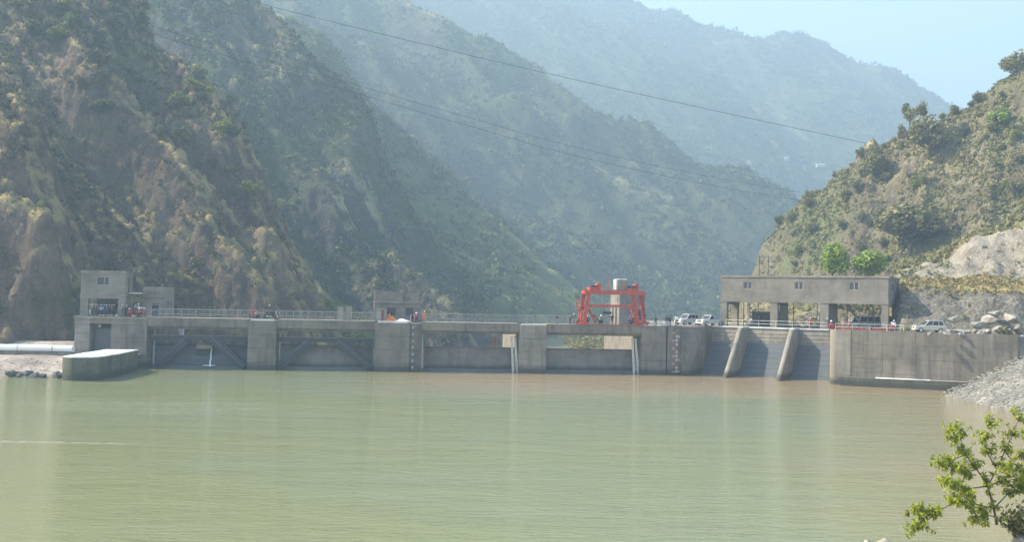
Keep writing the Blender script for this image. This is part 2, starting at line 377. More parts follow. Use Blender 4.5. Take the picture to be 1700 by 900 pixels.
# right hill, with the road bench and the bare rock slab below it
RRc = [ridge([(1225, 520, 292), (1240, 474, 290), (1262, 420, 287), (1300, 372, 282), (1340, 330, 277), (1385, 290, 272), (1440, 252, 267), (1510, 216, 262), (1560, 196, 258), (1600, 178, 254), (1625, 158, 252), (1645, 150, 250), (1665, 128, 247), (1700, 92, 244), (1850, -40, 236), (2100, -260, 225)], .78, .7, 2.0)]
def sstep(a, b, x):
    t = np.clip((x - a) / (b - a), 0, 1); return t * t * (3 - 2 * t)
def HR(X, Y):
    wx = fbm(X / 26, Y / 26, 3, 505) * 6; wy = fbm(X / 26 + 40, Y / 26, 3, 509) * 6
    H = h_ridges(RRc, X + wx * .2, Y + wy * .5)
    g = ridged((X * .89 - Y * .45 + wx) / 15, (X * .45 + Y * .89 + wy) / 60, 4, 521) - .62
    fade = sstep(170, 190, Y)
    g2 = ridged((X * .89 - Y * .45 + wy) / 5, (X * .45 + Y * .89 + wx) / 16, 4, 527, .6) - .6
    H = H + g * 8 * fade + g2 * 2.6 * fade + fbm(X / 6, Y / 6, 5, 533, .65) * 1.9 * (.3 + .7 * fade)
    H = np.minimum(H, 200)
    # spoil slope behind the gate house
    berm = np.interp(Y, [174, 178, 194, 215], [6, 8, 15, 13]) * sstep(0, 7, X - .205 * Y) + fbm(X / 5, Y / 5, 4, 541) * 1.6
    H = np.where(Y > 172, np.maximum(H, np.where(X < 80, berm, -9)), H)
    # bench profile on the right
    yy = Y + (X - 65) * .42
    side = X + (Y - 150) * -.42
    w = sstep(52.5, 58.5, side) * (1 - sstep(190, 204, yy))
    n = fbm(X / 4, Y / 4, 4, 551, .6)
    sh = np.interp(X, [66, 72, 80, 91, 110], [0, 2.5, 6.2, 10.5, 17]) + fbm(X / 7, X * 0, 3, 555) * 1.5
    P = np.interp(yy, [150, 152, 158, 161, 170, 173], [7.6, 8.5, 13.4, 15.0, 15.8, 16.6]) + np.maximum(sh, 0) * np.clip((yy - 173) / 7.5, 0, 1)
    bump = np.interp(yy, [150, 152, 159, 163, 168, 172, 180, 190], [0, 1.2, 1.2, .15, .15, 1.0, 1.0, .6])
    P = P + n * bump * 1.3 + (ridged((X * .35 + Y * .94) / 2.4, (X * .94 - Y * .35) / 9, 3, 561) - .6) * bump * 1.5 + fbm(X / 1.3, Y / 1.3, 2, 571) * bump * .35
    H = np.where(yy < 190, H * (1 - w) + P * w, np.maximum(H, P * w))
    return np.where(Y < 149, np.minimum(H, 7.4), H)
def _yy(X, Y): return Y + (X - 65) * .42
def _side(X, Y): return sstep(52, 57, X + (Y - 150) * -.42)
def m_slab(X, Y): return _side(X, Y) * sstep(172.5, 174, _yy(X, Y)) * (1 - sstep(179.5, 182, _yy(X, Y))) * sstep(66, 71, X)
def m_cliff(X, Y): return np.maximum(_side(X, Y) * (1 - sstep(159, 161, _yy(X, Y))), .75 * (1 - sstep(178, 186, Y)) * (1 - _side(X, Y)))
def m_bench(X, Y): return _side(X, Y) * sstep(159.5, 161.5, _yy(X, Y)) * (1 - sstep(172.5, 174, _yy(X, Y)))
MR = grid_mesh('right_hill', np.arange(14, 200, .6), np.arange(146, 330, .6), HR, mt_right, 2, smooth=False, masks=dict(slab=m_slab, cliff=m_cliff, bench=m_bench))

craggy(MR, .4, 3.)
# valley floor, reservoir, river below the dam
mt_ground = mat_terrain('valley gravel', (.12, .12, .09), (.22, .21, .17), (.2, .18, .1), (.07, .09, .03), 2.5, .8, .99, .9)
mesh_np('valley_ground', [(-2400, -95, -6.5), (2400, -95, -6.5), (2400, 2900, -6.5), (-2400, 2900, -6.5)], [(0, 1, 2, 3)], mt_ground, kind='structure')

P1 = Vector((-66.0, 151.0)); E1 = Vector((26.0, 159.1)); T1 = (E1 - P1).normalized(); N1 = Vector((-T1.y, T1.x))
P2 = Vector((26.0, 159.1)); E2 = Vector((47.0, 147.0)); T2 = (E2 - P2).normalized(); N2 = Vector((-T2.y, T2.x))
P3 = Vector((47.0, 147.0)); E3 = Vector((69.7, 137.0)); T3 = (E3 - P3).normalized(); N3 = Vector((-T3.y, T3.x))

mw = new_mat('silty reservoir water', (.2, .25, .16), .06, spec=.5); t = NT(mw); p = t.pos()
t.b.inputs['IOR'].default_value = 1.33
big = t.noise(p, .018, 5, .6, (1, 1.6, 1)); c = t.ramp(big, [(.35, (.21, .213, .085)), (.62, (.20, .213, .11))])
sep = t.n('ShaderNodeSeparateXYZ'); t.l(p, sep.inputs[0])
# brown silt plume in front of the right-hand gates and along the right bank
wob = t.math('MULTIPLY', t.math('SUBTRACT', t.noise(p, .06, 5, .6, (.6, 1.3, 1)), .5), 26.)
u = t.math('ADD', sep.outputs[1], wob)
pl = t.math('MULTIPLY', t.step(u, 116, 134), t.step(t.math('ADD', sep.outputs[0], t.math('MULTIPLY', wob, .8)), -26, -8))
rb = t.math('ADD', t.math('ADD', sep.outputs[0], wob), t.math('MULTIPLY', sep.outputs[1], -.30))
pl = t.math('MAXIMUM', pl, t.step(rb, -2, 20, 0, .85))
c = t.mix(t.math('MULTIPLY', pl, .95), c, t.mix(t.noise(p, .25, 5, .7, (.5, 2, 1)), (.27, .185, .09), (.33, .25, .14)))
# thin foam rafts
fo = t.noise(p, .5, 6, .8, (.35, 1.4, 1)); fm = t.noise(p, .03, 2, .5, (.6, 1.6, 1))
c = t.mix(t.math('MULTIPLY', t.step(fo, .56, .7), t.step(fm, .58, .68, 0, .5)), c, (.42, .42, .32))
for (fx, fy, rx, ry, sc_, lo_, am) in ((-35.8, 105, 20, 8, 2.2, .50, .55), (-8, 119, 16, 3, 1.6, .52, .35), (-34.5, 76.5, 9, .55, 3., .47, .9), (-30, 62, 12, .6, 3., .56, .5), (18, 128, 26, 5, 1.5, .5, .45)):
    ex = t.math('DIVIDE', t.math('SUBTRACT', sep.outputs[0], fx), rx); ey = t.math('DIVIDE', t.math('SUBTRACT', t.math('ADD', sep.outputs[1], t.math('MULTIPLY', t.noise(p, .08, 3, .6), ry * .8)), fy), ry)
    el = t.step(t.math('ADD', t.math('MULTIPLY', ex, ex), t.math('MULTIPLY', ey, ey)), .25, 1., 1., 0.)
    c = t.mix(t.math('MULTIPLY', el, t.step(t.noise(p, sc_, 5, .8, (.5, 1.5, 1)), lo_, lo_ + .14, 0, am)), c, (.55, .55, .46))
t.l(c, t.b.inputs['Base Color'])
w1 = t.noise(p, 1.6, 4, .6, (.45, 1.5, 1)); w2 = t.noise(p, .22, 3, .5, (.5, 1.4, 1)); w3 = t.noise(p, 6., 2, .5, (.6, 1.3, 1))
t.bump(t.math('ADD', t.math('ADD', t.math('MULTIPLY', w1, .5), t.math('MULTIPLY', w2, .9)), t.math('MULTIPLY', t.math('MULTIPLY', w3, t.noise(p, .05, 3, .6, (.5, 1.5, 1))), .45)), .75, .27)
def xy(P, T, N, s, v): q = P + T * s + N * v; return (q.x, q.y)
L1 = (E1 - P1).length; L2 = (E2 - P2).length; L3 = (E3 - P3).length
res = [(-160, -90), (160, -90), (160, 128), xy(P3, T3, N3, L3 + 3, 2), xy(P3, T3, N3, 0, 2), xy(P2, T2, N2, L2 - .5, 8), xy(P2, T2, N2, 1, 8), xy(P1, T1, N1, L1, 3.0), xy(P1, T1, N1, 8, 3.0), (-70, 156), (-160, 156)]
me = bpy.data.meshes.new('reservoir_water'); me.from_pydata([(x, y, 0) for x, y in res], [], [tuple(range(len(res)))]); me.materials.append(mw)
tag(link(bpy.data.objects.new('reservoir_water', me)), kind='structure')
mesh_np('downstream_river', [(-120, 172, -4.5), (200, 172, -4.5), (500, 900, -4.5), (-120, 900, -4.5)], [(0, 1, 2, 3)], mw, kind='structure')
# ================================================================== THE DAM
m_con = mat_concrete('grey dam concrete', (.205, .175, .135), .75)
m_con2 = mat_concrete('pale dam concrete', (.265, .23, .178), .6)
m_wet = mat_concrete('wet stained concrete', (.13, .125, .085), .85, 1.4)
m_top = mat_concrete('bright concrete top', (.62, .60, .55), .12)  # concrete with sunlight painted into its colour; also used for plain white parts
m_bld = mat_concrete('building concrete', (.215, .188, .15), .3, .8)
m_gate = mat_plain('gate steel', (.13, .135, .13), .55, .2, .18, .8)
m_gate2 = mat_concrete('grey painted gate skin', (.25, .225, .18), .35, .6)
m_blue = mat_plain('blue grey spillway steel', (.085, .09, .09), .7, 0, .15, .6)
m_steel = mat_plain('dark steel', (.055, .057, .058), .5, .4)
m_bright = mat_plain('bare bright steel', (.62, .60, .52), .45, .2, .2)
m_red = mat_plain('red crane paint', (.42, .075, .04), .55, 0, .4, 2.5)
m_dullred = mat_plain('faded red board', (.24, .055, .045), .8, 0, .4)
m_sliver = mat_plain('painted sunlit sliver', (.70, .67, .56), .6, 0, .15)  # bright colour for the painted slivers of sunlit pier face
m_white = mat_plain('white paint', (.78, .77, .73), .5, 0, .08)
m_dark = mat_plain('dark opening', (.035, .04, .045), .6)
m_glass = new_mat('dark window glass', (.03, .035, .04), .12, spec=.6)
m_rail = mat_plain('railing steel', (.32, .31, .28), .5, .2)
m_tile = mat_plain('staff enamel', (.42, .40, .36), .5, 0, .1)
m_staffred = mat_plain('staff red', (.28, .06, .045), .5)
m_rust = mat_plain('rusty steel', (.26, .11, .06), .8, 0, .4)
m_orange = mat_plain('orange sheet', (.62, .17, .04), .7, 0, .3)
m_tarp = mat_plain('dull tarpaulin', (.30, .29, .25), .8)
m_foamw = new_mat('falling white water', (.8, .82, .8), .3)

def F1(s, v, z): q = P1 + T1 * s + N1 * v; return (q.x, q.y, z)
def F2(s, v, z): q = P2 + T2 * s + N2 * v; return (q.x, q.y, z)
def F3(s, v, z): q = P3 + T3 * s + N3 * v; return (q.x, q.y, z)
class FM(MB):
    """mesh builder in a dam frame: s along the face, v away from the reservoir, z up"""
    def __init__(s, F): MB.__init__(s); s.F = F
    def bx(s, s0, s1, v0, v1, z0, z1):
        F = s.F
        return s.hexa([F(s0, v0, z0), F(s1, v0, z0), F(s1, v1, z0), F(s0, v1, z0), F(s0, v0, z1), F(s1, v0, z1), F(s1, v1, z1), F(s0, v1, z1)])
    def sec(s, prof, s0, s1):           # (v,z) outline swept along s
        n = len(prof); F = s.F
        return s.add([F(s0, v, z) for v, z in prof] + [F(s1, v, z) for v, z in prof],
                     [tuple(range(n))[::-1], tuple(range(n, 2 * n))] + [(i, (i + 1) % n, n + (i + 1) % n, n + i) for i in range(n)])
def s_on(P, T, N, px, py=570, v=0.):
    """distance along a dam line where the sight line of px meets it"""
    d = ray(px, py); D = Vector((d.x, d.y)); Q = P + N * v
    # Q + T s = D k
    det = T.x * (-D.y) - T.y * (-D.x)
    return ((-Q.x) * (-D.y) - (-Q.y) * (-D.x)) / det
def s1(px, v=0.): return s_on(P1, T1, N1, px, 570, v)
def s2(px, v=0.): return s_on(P2, T2, N2, px, 570, v)
def s3(px, v=0.): return s_on(P3, T3, N3, px, 570, v)
def z1(px, py, v=0.):
    q = P1 + T1 * s1(px, v) + N1 * v; return at(px, py, q.y).z
def z2(px, py, v=0.):
    q = P2 + T2 * s2(px, v) + N2 * v; return at(px, py, q.y).z
ZD = 7.8

def lifts(F, root, s0, s1_, v0, v1, z0, z1_, mat, hs=2.0, name='concrete_lift', cut=None):
    """a cast wall: a core and, proud of it, one block per pour, open joints between"""
    c = FM(F); c.bx(s0 + .12, s1_ - .12, v0 + .12, v1 - .12, z0, z1_ - .05); c.build('core', mat, root)
    z = z0
    first = True
    while z < z1_ - .05:
        top = min(z1_, z + hs)
        if z1_ - top < .5: top = z1_
        b = FM(F).bx(s0, s1_, v0, v1, z + (0 if first else .07), top)
        b.build(name, mat, root); z = top; first = False

def pier1(name, px0, px1, length, label, mat=m_con, hs=2.0):
    a, b = s1(px0), s1(px1)
    r = empty(name, F1((a + b) / 2, 0, 0), 0, label, 'pier', 'piers under the gate bridge')
    r.matrix_world = Matrix.Translation(r.location)
    return r, a, b
def root_at(name, p, label, cat, group=None):
    return empty(name, p, 0, label, cat, group)
_parentfix = []
def fix(root):
    """children were modelled in world coordinates: bring them into the root's frame"""
    inv = (Matrix.Translation(root.location) @ root.rotation_euler.to_matrix().to_4x4()).inverted()
    for c in root.children: c.matrix_local = inv @ c.matrix_local
    return root

# --- left abutment block
sA0, sA1 = s1(123), s1(243)
r = root_at('abutment', F1(5, 0, 0), 'left end block of the dam, grey concrete with a closed gate slot under the crowd', 'abutment')
sl0, sl1 = s1(148), s1(184)
lifts(F1, r, sA0, sl0, 0, 14, 0, ZD - .35, m_con2, 1.3)
lifts(F1, r, sl1, sA1, 0, 20, -3, ZD - .35, m_con, 1.9)
FM(F1).bx(sl0, sl1, 2.2, 14, 0, ZD - .35).build('slot_wall', m_con, r)
FM(F1).bx(sl0, sl1, .05, 2.2, ZD - 1.1, ZD - .35).build('lintel', m_con, r)
FM(F1).bx(sl0 + .25, sl1 - .1, 1.7, 2.0, .8, ZD - 1.9).build('gate_panel', m_gate, r)
FM(F1).bx(sl0 + 1.2, sl0 + 2.9, 1.9, 2.15, ZD - 1.75, ZD - 1.3).build('vent', m_dark, r)
FM(F1).bx(sl0 + .7, sl0 + 1.0, 1.9, 2.15, ZD - 1.75, ZD - 1.3).build('lamp_box', m_bright, r)
FM(F1).bx(sA0 - .15, sA1 + .1, -.15, 14.1, ZD - .35, ZD).build('deck_slab', m_con2, r)
fix(r)

# --- left hoist tower on the abutment
def hoist_tower():
    a, b = s1(131, 0.6), s1(205, 0.6); zt = z1(131, 449, .6); zm = z1(131, 489, .6)
    r = root_at('hoist_tower', F1((a + b) / 2, 2, ZD), 'tall grey concrete gate house on four columns at the left end, crowd standing under it', 'tower')
    v0, v1 = .6, 4.6
    w0, w1 = s1(157, .6), s1(178, .6); wz0, wz1 = z1(165, 473.5, .6), z1(165, 459.5, .6)
    b_ = FM(F1)
    for q in ((a, w0, zm, zt), (w1, b, zm, zt), (w0, w1, zm, wz0), (w0, w1, wz1, zt)):
        b_.bx(q[0], q[1], v0, v0 + .25, q[2], q[3])
    b_.bx(a, b, v1 - .25, v1, zm, zt); b_.bx(a, a + .25, v0 + .25, v1 - .25, zm, zt)
    b_.bx(b - .25, b, v0 + .25, v0 + 1.5, zm, zt).bx(b - .25, b, v0 + 2.2, v1 - .25, zm, zt).bx(b - .25, b, v0 + 1.5, v0 + 2.2, zt - .9, zt).bx(b - .25, b, v0 + 1.5, v0 + 2.2, zm, zm + .3)
    b_.build('wall', m_bld, r)
    FM(F1).bx(a + .1, b - .1, v0 + .1, v1 - .1, zt - .25, zt - .02).build('roof', m_bld, r)
    FM(F1).bx(a + .1, b - .1, v0 + .1, v1 - .1, zm - .1, zm + .15).build('floor_slab', m_bld, r)
    FM(F1).bx(a - .06, b + .06, v0 - .08, v0 + .4, zm - .55, zm + .12).build('beam', m_bld, r)
    FM(F1).bx(a - .06, b + .06, v0 - .07, v0 + .25, zt - .35, zt + .06).build('parapet', m_con2, r)
    for (x0, x1) in ((a, s1(144, .6)), (s1(194, .6), b)):
        for (y0, y1) in ((v0, v0 + .9), (v1 - .9, v1)):
            FM(F1).bx(x0 + (.0 if y0 == v0 else .1), x1, y0, y1, ZD, zm - .1).build('column', m_bld if y0 == v0 else m_con2, r)
    w = FM(F1).bx(w0, w1, v0 + .08, v0 + .12, wz0, wz1).build('window', m_glass, r)
    f = FM(F1)
    for q in ((w0, w0 + .08), ((w0 * .42 + w1 * .58), (w0 * .42 + w1 * .58) + .1), (w1 - .08, w1)): f.bx(q[0], q[1], v0 + .04, v0 + .075, wz0, wz1)
    f.bx(w0, w1, v0 + .035, v0 + .07, wz0, wz0 + .07).bx(w0, w1, v0 + .035, v0 + .07, wz1 - .07, wz1).build('window_frame', m_rail, w)
    FM(F1).bx(b, b + 1.9, v0 + 1.9, v0 + 2.6, zm + .28, zm + .45).build('bracket', m_bright, r)
    fix(r)
hoist_tower()

def tower2():
    v0 = 7.
    a, b = s1(235, v0), s1(270, v0); zt = z1(240, 476, v0); zb = ZD - .6; v1 = v0 + 6.5
    r = root_at('stair_tower', F1((a + b) / 2, v0 + 3, zb), 'small grey concrete tower with a dark doorway behind the left railing', 'tower')
    d0, d1 = s1(250, v0), s1(262, v0); dz = z1(255, 504, v0)
    w = FM(F1)
    w.bx(a, d0, v0, v0 + .3, zb, zt).bx(d1, b, v0, v0 + .3, zb, zt).bx(d0, d1, v0, v0 + .3, dz, zt)
    w.bx(a, b, v1 - .3, v1, zb, zt).bx(a, a + .3, v0 + .3, v1 - .3, zb, zt)
    w.bx(b - .3, b, v0 + .3, v0 + 2.4, zb, zt).bx(b - .3, b, v0 + 3.1, v0 + 4.2, zb, zt).bx(b - .3, b, v0 + 4.9, v1 - .3, zb, zt)
    w.bx(b - .3, b, v0 + 2.4, v0 + 3.1, dz + .3, zt).bx(b - .3, b, v0 + 4.2, v0 + 4.9, dz + .3, zt).build('wall', m_con2, r)
    FM(F1).bx(a + .05, b - .05, v0 + .1, v1 - .1, zt - .3, zt - .05).build('roof', m_con2, r)
    FM(F1).bx(a - .08, b + .05, v0 - .1, v0 + .3, dz + .7, dz + 1.0).build('ledge', m_con, r)
    FM(F1).bx(a + .5, b - .5, v0 - .04, v0, dz + 1.4, zt - .7).build('recess_panel', m_con, r)  # panel of darker concrete standing for the wall recess
    for k in range(2): FM(F1).bx(d0, d1, v0 + .1, v0 + .2, dz - .25 - k * .9, dz - .13 - k * .9).build('rail', m_rail, r)
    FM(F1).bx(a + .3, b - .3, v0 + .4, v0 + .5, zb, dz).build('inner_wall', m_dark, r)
    fix(r)
tower2()

# --- guide wall at the left: top painted bright as if sunlit, wet stained sides, rounded nose
r = root_at('guide_wall', (-57.5, 140, 0), 'low curved guide wall with a bright top and wet stained sides at the left abutment', 'wall')
A = onz(104, 591.5, 3.1); B = onz(164, 592.4, 3.1); Cc = onz(226, 580.6, 3.1); D = onz(176, 580.2, 3.1)
out = [(A.x, A.y)]
for k in range(1, 8):                   # bulging nose
    tt = k / 8; out.append((A.x * (1 - tt) + B.x * tt, A.y * (1 - tt) + B.y * tt - 1.5 * math.sin(math.pi * tt) * (1 - .3 * tt)))
out += [(B.x, B.y)]
ex = [(B.x * .6 + Cc.x * .4 + .5, B.y * .6 + Cc.y * .4), (Cc.x + .3, Cc.y), (D.x, D.y)]
out += ex
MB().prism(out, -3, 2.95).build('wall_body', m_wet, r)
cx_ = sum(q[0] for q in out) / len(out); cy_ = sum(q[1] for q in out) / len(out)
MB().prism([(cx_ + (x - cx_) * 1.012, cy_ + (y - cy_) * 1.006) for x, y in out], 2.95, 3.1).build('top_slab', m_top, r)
fix(r)

# --- piers of the gate bridge
PIERS = [(411, 458, 9, 'first grey concrete pier from the left, under the parked black motorcycle', m_con),
         (622, 680, 20, 'widest concrete pier, with the orange sheet on its top', m_con),
         (862, 907, 33, 'plain concrete pier between the two open grey gates', m_con2)]
for (a, b, ln, lab, mt) in PIERS:
    a, b = s1(a), s1(b)
    r = root_at('pier', F1((a + b) / 2, 0, 0), lab, 'pier', 'piers under the gate bridge')
    lifts(F1, r, a, b, 0, 6, -3, ZD - .25, mt, 2.1)
    if ln > 10: FM(F1).bx(a + .02, b - .02, 6.7, ln, -5, ZD - 1.4).build('pier_tail', m_con2, r); FM(F1).bx(a + .5, b - .02, 6, 6.7, -5, ZD - 1.4).build('slot', m_con, r)
    FM(F1).bx(a + .4, b - .4, -.06, .8, ZD - .25, ZD + .02).build('pier_cap', m_top, r)
    fix(r)
# gauge pier beside the widest one
a, b = s1(680) + .05, s1(700)
r = root_at('gauge_pier', F1(a, 0, 0), 'narrow concrete pier carrying the weathered water gauge, right of the orange sheet', 'pier')
lifts(F1, r, a, b, .35, 6, -3, ZD - .3, m_con, 2.1); fix(r)
# right-hand block of section one
a, b = s1(1065), s1(1106)
r = root_at('pier', F1((a + b) / 2, 0, 0), 'concrete pier just right of the red crane, left of the wall joint', 'pier', 'piers under the gate bridge')
lifts(F1, r, a, b, 0, 6, -3, ZD - .1, m_con, 2.6); FM(F1).bx(a + .02, b, 6.7, 33, -5, ZD - 1.4).build('pier_tail', m_con2, r)
FM(F1).bx(a + .5, b - .02, 6, 6.7, -5, ZD - 1.4).build('slot', m_con, r); fix(r)
a = b + .22; b = s1(1130.5)
r = root_at('gauge_wall', F1((a + b) / 2, 0, 0), 'concrete wall with the red and white water gauge, left of the sloping spillway piers', 'wall')
lifts(F1, r, a, b, 0, 10, -3, ZD - .1, m_con, 2.6); FM(F1).bx(a - .2, a - .02, .5, 9, -3, ZD - .2).build('joint', m_dark, r); fix(r)

# tower behind the crane stands on the tail of the last pier
def tower4():
    v0 = 14.; a, b = s1(1027, v0), s1(1070, v0); zt = z1(1040, 489.5, v0); zb = ZD - 1.4; v1 = v0 + 8.5
    r = root_at('gate_tower', F1((a + b) / 2, v0 + 4, zb), 'square concrete tower with a sunlit left side seen through the red crane', 'tower')
    w = FM(F1); w.bx(a, b, v0, v0 + .3, zb, zt); w.bx(a, b, v1 - .3, v1, zb, zt); w.bx(b - .3, b, v0 + .3, v1 - .3, zb, zt)
    zz = ZD + 2.6
    w.bx(a, a + .3, v0 + .3, v1 - .3, zz, zt).bx(a, a + .3, v0 + .3, v0 + 2, zb, zz).bx(a, a + .3, v0 + 3.4, v0 + 5, zb, zz).bx(a, a + .3, v0 + 6.4, v1 - .3, zb, zz)
    w.build('wall', m_con2, r)
    for k in (2, 5): FM(F1).bx(a + .12, a + .2, v0 + k, v0 + k + 1.4, zb, zz).build('opening', m_dark, r)
    FM(F1).bx(a + .1, b - .1, v0 + .1, v1 - .1, zt - .3, zt + .12).build('roof', m_con2, r)
    FM(F1).bx(a + 2.4, a + 4.1, v0 - .05, v0 + .02, ZD + .7, ZD + 2.4).build('window', m_dark, r)
    FM(F1).bx(a - .04, a, v0 + .9, v0 + 1.3, ZD + 3.6, ZD + 4.6).build('vent', m_dark, r)
    fix(r)
tower4()
def tower3():
    v0 = 9.; a, b = s1(620, v0), s1(697, v0); zt = z1(650, 484, v0); zb = ZD - 1.4; v1 = v0 + 5.5
    r = root_at('gate_tower', F1((a + b) / 2, v0 + 2, zb), 'low unfinished concrete gate house with two dark openings behind the orange sheet', 'tower')
    m = z1(650, 503, v0); m2 = (a + b) / 2
    o = [(s1(640, v0), s1(656, v0)), (s1(672, v0), s1(685, v0))]; oz0, oz1 = z1(650, 524, v0), z1(650, 510.5, v0)
    w = FM(F1)
    w.bx(a, o[0][0], v0, v0 + .3, zb, m).bx(o[0][1], o[1][0], v0, v0 + .3, zb, m).bx(o[1][1], b, v0, v0 + .3, zb, m)
    for q in o: w.bx(q[0], q[1], v0, v0 + .3, zb, oz0).bx(q[0], q[1], v0, v0 + .3, oz1, m)
    w.bx(a, b, v1 - .3, v1, zb, m).bx(a, a + .3, v0 + .3, v1 - .3, zb, m).bx(b - .3, b, v0 + .3, v1 - .3, zb, m).build('wall', m_bld, r)
    FM(F1).bx(a - .3, b + .3, v0 - .3, v1 + .2, m, m + .3).build('slab', m_con2, r)
    k = s1(667, v0)
    FM(F1).bx(a + .1, k, v0, v1, m + .3, zt).bx(k + 1.2, b - .3, v0 + .02, v1, m + .3, zt - .1).bx(k, k + 1.2, v0 + .5, v1, m + .3, zt - .3).build('upper_wall', m_bld, r)
    for q in o: FM(F1).bx(q[0] + .02, q[1] - .02, v0 + .18, v0 + .26, oz0, oz1).build('window', m_glass, r)
    for kk in range(5): x = a + 1 + kk * 1.5; MB().tube(F1(x, v0 + 1, zt - .2), F1(x + .05, v0 + 1, zt + .5), .03, n=4).build('rebar', m_rust, r)
    fix(r)
tower3()

# --- bridge girders, one per span
SP = [(243, 411, 'girder span above the leftmost gate with the water jet'), (458, 622, 'girder span above the gate framed by steel struts'),
      (700, 862, 'girder span between the gauge pier and the plain pier'), (907, 1065, 'girder span carrying the red gantry crane')]
for (a, b, lab) in SP:
    a, b = s1(a) + .03, s1(b) - .03
    r = root_at('bridge_span', F1((a + b) / 2, 0, ZD), 'grey concrete ' + lab, 'bridge', 'bridge spans over the gates')
    FM(F1).sec([(.1, ZD - .02), (.1, ZD - 1.35), (.55, ZD - 1.38), (.55, ZD - .02)], a, b).build('girder', m_con, r)
    FM(F1).sec([(.7, ZD - .3), (.7, ZD - 1.75), (1.3, ZD - 1.75), (1.3, ZD - .3)], a, b).build('inner_girder', m_con, r)
    FM(F1).bx(a, b, .56, 6.0, ZD - .3, ZD - .03).build('deck', m_con2, r)
    FM(F1).bx(a, b, 5.2, 5.9, ZD - 1.7, ZD - .31).build('rear_girder', m_con, r)
    fix(r)

# --- gates
def gate(px0, px1, pytop, lab, mat, v=3.2):
    a, b = s1(px0) + .35, s1(px1) - .35; zt = z1((px0 + px1) / 2, pytop, v)
    r = root_at('radial_gate', F1((a + b) / 2, v, 0), lab, 'gate', 'steel gates between the piers')
    n = 7; prev = None
    for k in range(4):                  # skin plates, slightly curved
        za = -2.5 + (zt + 2.5) * k / 4; zb = -2.5 + (zt + 2.5) * (k + 1) / 4
        va = v + .5 * ((k / 4 - .5) * 2) ** 2; vb = v + .5 * (((k + 1) / 4 - .5) * 2) ** 2
        FM(F1).sec([(va, za + (.0 if k else 0)), (vb, zb - .004), (vb + .3, zb - .004), (va + .3, za)], a, b).build('skin_plate', mat, r)
    FM(F1).bx(a, b, v + .3, v + .9, zt - .12, zt + .1).build('top_beam', m_con if mat is m_gate2 else m_steel, r)
    FM(F1).bx(a - .1, b + .1, v - 1.1, v + .1, -1, .42).build('sill_beam', m_gate, r)
    FM(F1).bx(a + .6, b - .3, v - 1.12, v - .9, .45, .56).build('seal_strip', m_con2, r)
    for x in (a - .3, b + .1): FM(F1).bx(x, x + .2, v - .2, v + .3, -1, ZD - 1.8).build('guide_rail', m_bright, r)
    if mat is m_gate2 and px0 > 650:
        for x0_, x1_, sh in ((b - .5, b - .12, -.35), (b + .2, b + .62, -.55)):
            F = F1; FM(F1).hexa([F(x0_, v - 1.3, -.5), F(x1_, v - 1.3, -.5), F(x1_, v - 1.1, -.5), F(x0_, v - 1.1, -.5), F(x0_ + sh, v - 1.3, ZD - 2.1), F(x0_ + sh + .3, v - 1.3, ZD - 2.1), F(x0_ + sh + .3, v - 1.1, ZD - 2.1), F(x0_ + sh, v - 1.1, ZD - 2.1)]).build('sunlit_sliver', m_sliver, r)  # strips added to paint the sunlit slivers of the pier face
    return r, a, b, zt
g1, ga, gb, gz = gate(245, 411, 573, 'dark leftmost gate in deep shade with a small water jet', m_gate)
FM(F1).bx(s1(328, 3), s1(354, 3), 2.2, 3.1, z1(340, 579, 3), z1(340, 572.5, 3)).build('overflow_flap', m_con2, g1)
FM(F1).bx(s1(326, 3), s1(355, 3), 2.9, 3.15, z1(340, 590, 3), z1(340, 581.5, 3)).build('flap_frame', m_steel, g1)
xj = s1(352, 2.5); zj = z1(352, 577, 2.5)
j = MB()
for k in range(7):
    j.tube(F1(xj + .05 * math.sin(k * 2), 2.3 - k * .12, zj * (1 - k / 7) + .3 * k / 7), F1(xj + .05 * math.sin(k * 2 + 2), 2.3 - (k + 1) * .12, zj * (1 - (k + 1) / 7) + .3 * (k + 1) / 7), .05 + .015 * k, n=6)
j.build('water_jet', m_foamw, g1)
j = MB()
for k in range(14):
    x = xj + random.uniform(-1.6, 1.8) * random.random(); j.tube(F1(x - random.uniform(.2, .6), 1.5, .46), F1(x + random.uniform(.2, .6), 1.5, .50), .09, .03, n=5)
j.build('splash', m_foamw, g1); fix(g1)
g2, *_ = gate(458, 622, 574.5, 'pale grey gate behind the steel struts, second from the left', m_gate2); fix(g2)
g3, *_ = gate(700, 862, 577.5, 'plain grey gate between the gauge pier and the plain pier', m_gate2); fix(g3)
g4, *_ = gate(907, 1065, 581, 'grey gate under the red crane', m_gate2); fix(g4)

